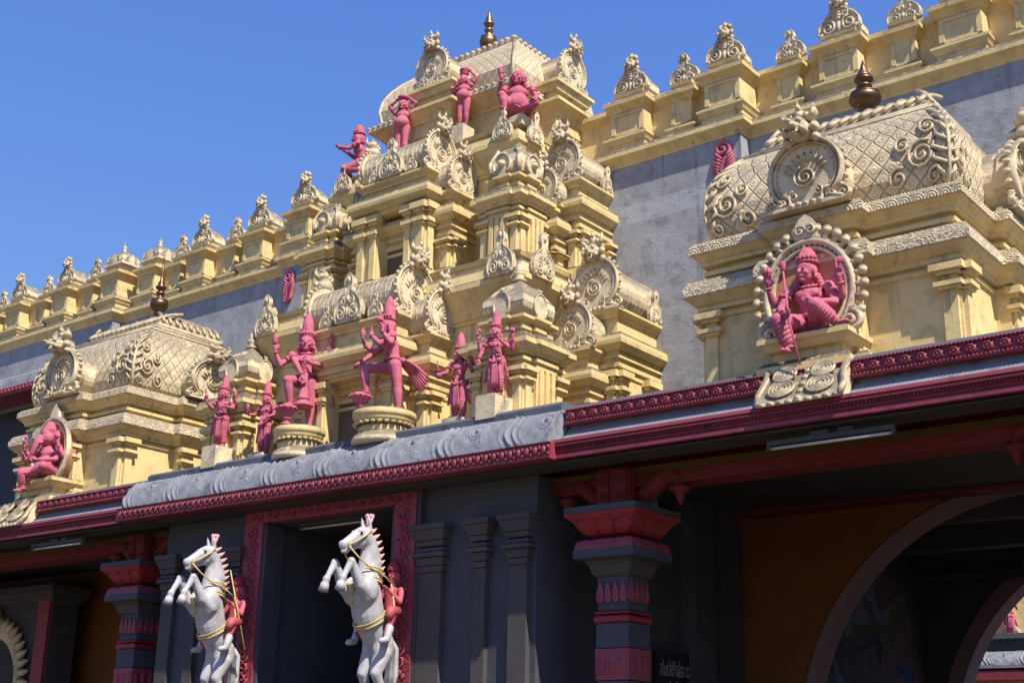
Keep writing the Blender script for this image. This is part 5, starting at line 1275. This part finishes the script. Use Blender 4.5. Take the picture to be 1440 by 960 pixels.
    for sx in (-1, 1):
        m.tube([P(.50, sx*.062, 1.83), P(.38, sx*.083, 1.89), P(.24, sx*.098, 1.98), P(.16, sx*.09, 2.05)], .012, 6)
        m.tube([P(.50, sx*.06, 1.82), P(.36, sx*.10, 1.70), P(.2, sx*.145, 1.60), P(-.05, sx*.16, 1.52), P(-.2, sx*.12, 1.46)], .010, 6)
        m.tube([P(-.2, sx*.12, 1.46), P(-.2, sx*.19, 1.2), P(-.06, sx*.235, 1.05)], .010, 6); m.tube([P(-.1, sx*.24, 1.02), P(.02, sx*.27, .80)], .010, 6)
    m.tube([P(.47+.012*math.cos(k*math.pi/6)*0, .064*math.cos(k*math.pi/6), 1.835+.068*math.sin(k*math.pi/6)) for k in range(12)], .012, 6, closed=True)
    m.build('bridle', 'gold', root)
    m = MB(); m.ell(P(.36, 0, 1.34), (.05, .03, .07), 8, 6); m.ell(P(.345, 0, 1.24), (.04, .03, .06), 8, 6)
    for k in range(7): m.ell(P(.35, -.09+.03*k, 1.40), .022, 6, 5)
    m.build('breast_ornament', 'gold', root)
    m = MB()
    for k in range(7): m.tube([P(-.29, (k-3)*.012, .86), P(-.40, (k-3)*.02, .72), P(-.40, (k-3)*.024, .42), P(-.34, (k-3)*.02, .12)], [.025, .035, .035, .012], 6)
    m.build('tail', 'white', root)
    # rider
    r = MB()
    r.ell(P(-.36, 0, 1.10), (.12, .10, .09), 12, 9); r.cap(P(-.36, 0, 1.12), P(-.40, 0, 1.38), .095, .115, 12); r.ell(P(-.40, 0, 1.42), (.145, .08, .08), 12, 9)
    r.cap(P(-.40, 0, 1.48), P(-.40, 0, 1.56), .045, .045, 10)
    q = MB(); head(q, (0, 0, 0), 0, 0, False, 1.35); r.merge(q, Matrix.Translation(P(-.41, 0, 1.66)))
    for sx in (-1, 1):
        r.ell(P(-.40, sx*.15, 1.44), .055, 10, 8); r.cap(P(-.40, sx*.15, 1.44), P(-.30, sx*.22, 1.27), .048, .04, 10); r.cap(P(-.30, sx*.22, 1.27), P(-.17, sx*.13, 1.42), .04, .028, 10)
        q = MB(); hand(q, (0, 0, 0), (0, -1, .3), sx, .8); r.merge(q, Matrix.Translation(P(-.17, sx*.13, 1.42)) @ Matrix.Diagonal((1.3, 1.3, 1.3, 1)))
        r.cap(P(-.36, sx*.09, 1.10), P(-.13, sx*.25, 1.08), .08, .062, 12); r.cap(P(-.13, sx*.25, 1.08), P(-.03, sx*.27, .86), .058, .042, 10)
    r.v = [(x*.92, y if y < .2 else .2+(y-.2)*.82, z if z < 1.1 else 1.1+(z-1.1)*.86) for x, y, z in r.v]
    mobj(remeshed(r, 'rider', .009, 3), 'rider', 'pinkred', root)
    for sx in (-1, 1):
        q = MB(); q.cap(P(-.06, sx*.265, .92), P(-.01, sx*.275, .80), .052, .045, 10); q.cap(P(-.01, sx*.275, .79), P(.09, sx*.28, .77), .042, .034, 10); q.build('boot', 'white', root)
    q = MB(); q.lathe([(.085, 0), (.095, .02), (.09, .06), (.06, .12), (.02, .16)], P(-.37, 0, 1.615), 14); q.build('turban', 'red', root)
    for sx in (-1, 1):
        q = MB(); q.tube([P(-.25, sx*.18, 1.12), P(-.08, sx*.25, 1.12), P(-.03, sx*.265, 1.04)], [.080, .066, .05], 12); q.build('knee_cloth', 'pinkred', root)
    return root
M['palepink'] = mat('pale_pink_paint', (.68, .36, .36), (.4, .2, .2), .2, 0, rough=.45, var=.06)
def copy_tree(o, parent=None):
    c = o.copy(); COL.objects.link(c)
    if parent: c.parent = parent
    for ch in list(o.children): copy_tree(ch, c)
    return c
h1 = make_horse('white rearing horse with rider and gold harness right of the dark doorway')
h2 = copy_tree(h1); h2['label'] = 'white rearing horse with rider left of the doorway beside the crimson jamb'
HS = 1.02; HZ = 2.12
h1.location = (AX+1.42, 11.42, HZ); h2.location = (AX-1.42, 11.42, HZ)
for h in (h1, h2): h.scale = (HS*.94, HS*.96, HS*.99)
lance = MB(); lance.tube([(.1, .12, 1.80), (.32, .30, .78)], .009, 6)
lance.build('lance', 'gold', h2)
for h, s_ in ((h1, 'right'), (h2, 'left')):
    p = thing('pedestal', 'tall grey pedestal carrying the white horse at %s of the door' % s_, 'pedestal', (h.location.x, 11.42, 0))
    m = MB(); m.loft(rect(-.3, .3, -.35, .35), [(.06, 0), (.06, .2), (0, .24), (0, HZ-.30), (.05, HZ-.25), (.05, HZ-.17), (.03, HZ-.165)]); m.build('pedestal_block', 'bluegrey', p)

# ------------------------------------------------------------------ building across the far court, seen through both arches
far = thing('far_hall', 'sunlit far hall with grey carved eave and crimson band seen through the arches', 'building', (-9, 30, 0))
m = MB(); m.box(-30, 10, 30.6, 36, 0, 4.4); part(m, 'wall', 'yellow', far)
part(canopy_slab(-16, 0, 30.0, 3.84, 30.4, 4.16, .8), 'canopy_slab', 'slab', far)
m = MB(); m.profx([(29.95, 3.52), (30.7, 3.52), (30.7, 3.73), (29.95, 3.73)], -16, 0); part(m, 'canopy_band', 'maroon', far)
m = MB(); m.profx([(29.93, 3.77), (30.7, 3.77), (30.7, 3.835), (29.93, 3.835)], -16, 0); part(m, 'canopy_fillet', 'slab', far)
m = MB(); m.box(-16, 0, 30.45, 30.9, 4.16, 4.43); m.box(-16, 0, 30.3, 31.2, 4.43, 4.54); part(m, 'ledge', 'ledge', far)
m = MB(); m.box(-11.4, -7.6, 31.6, 34, 4.4, 8.2); part(m, 'upper_shrine', 'yellow', far)
m = MB(); m.tube([(-9.45+.85*math.cos(math.pi*2*k/30), 31.5, 5.35+.95*math.sin(math.pi*2*k/30)) for k in range(30)], .09, 8, closed=True)
for k in range(24): a = 2*math.pi*k/24; m.ell((-9.45+.98*math.cos(a), 31.45, 5.35+1.08*math.sin(a)), .09, 6, 5)
part(m, 'oval_frame', 'cream', far)
stf = MB(); stf.tube([(-.17, -.16, .62), (-.17, -.16, .0)], .012, 6)
figure('statue', 'small pink statue with a staff standing on the far hall, seen through the arches', .85, (-9.98, 30.75, 4.55), R(15), SP0, LEGS0,
       [((-.13, 0, .79), (-.18, -.05, .67), (-.17, -.15, .62), (-.17, -.18, .60)), ((.13, 0, .79), (.19, -.03, .66), (.17, -.12, .76), (.17, -.14, .82))], held=[('staff', stf), emblem((.17, -.14, .83), 'conch')], vox=.012, crown=.7)
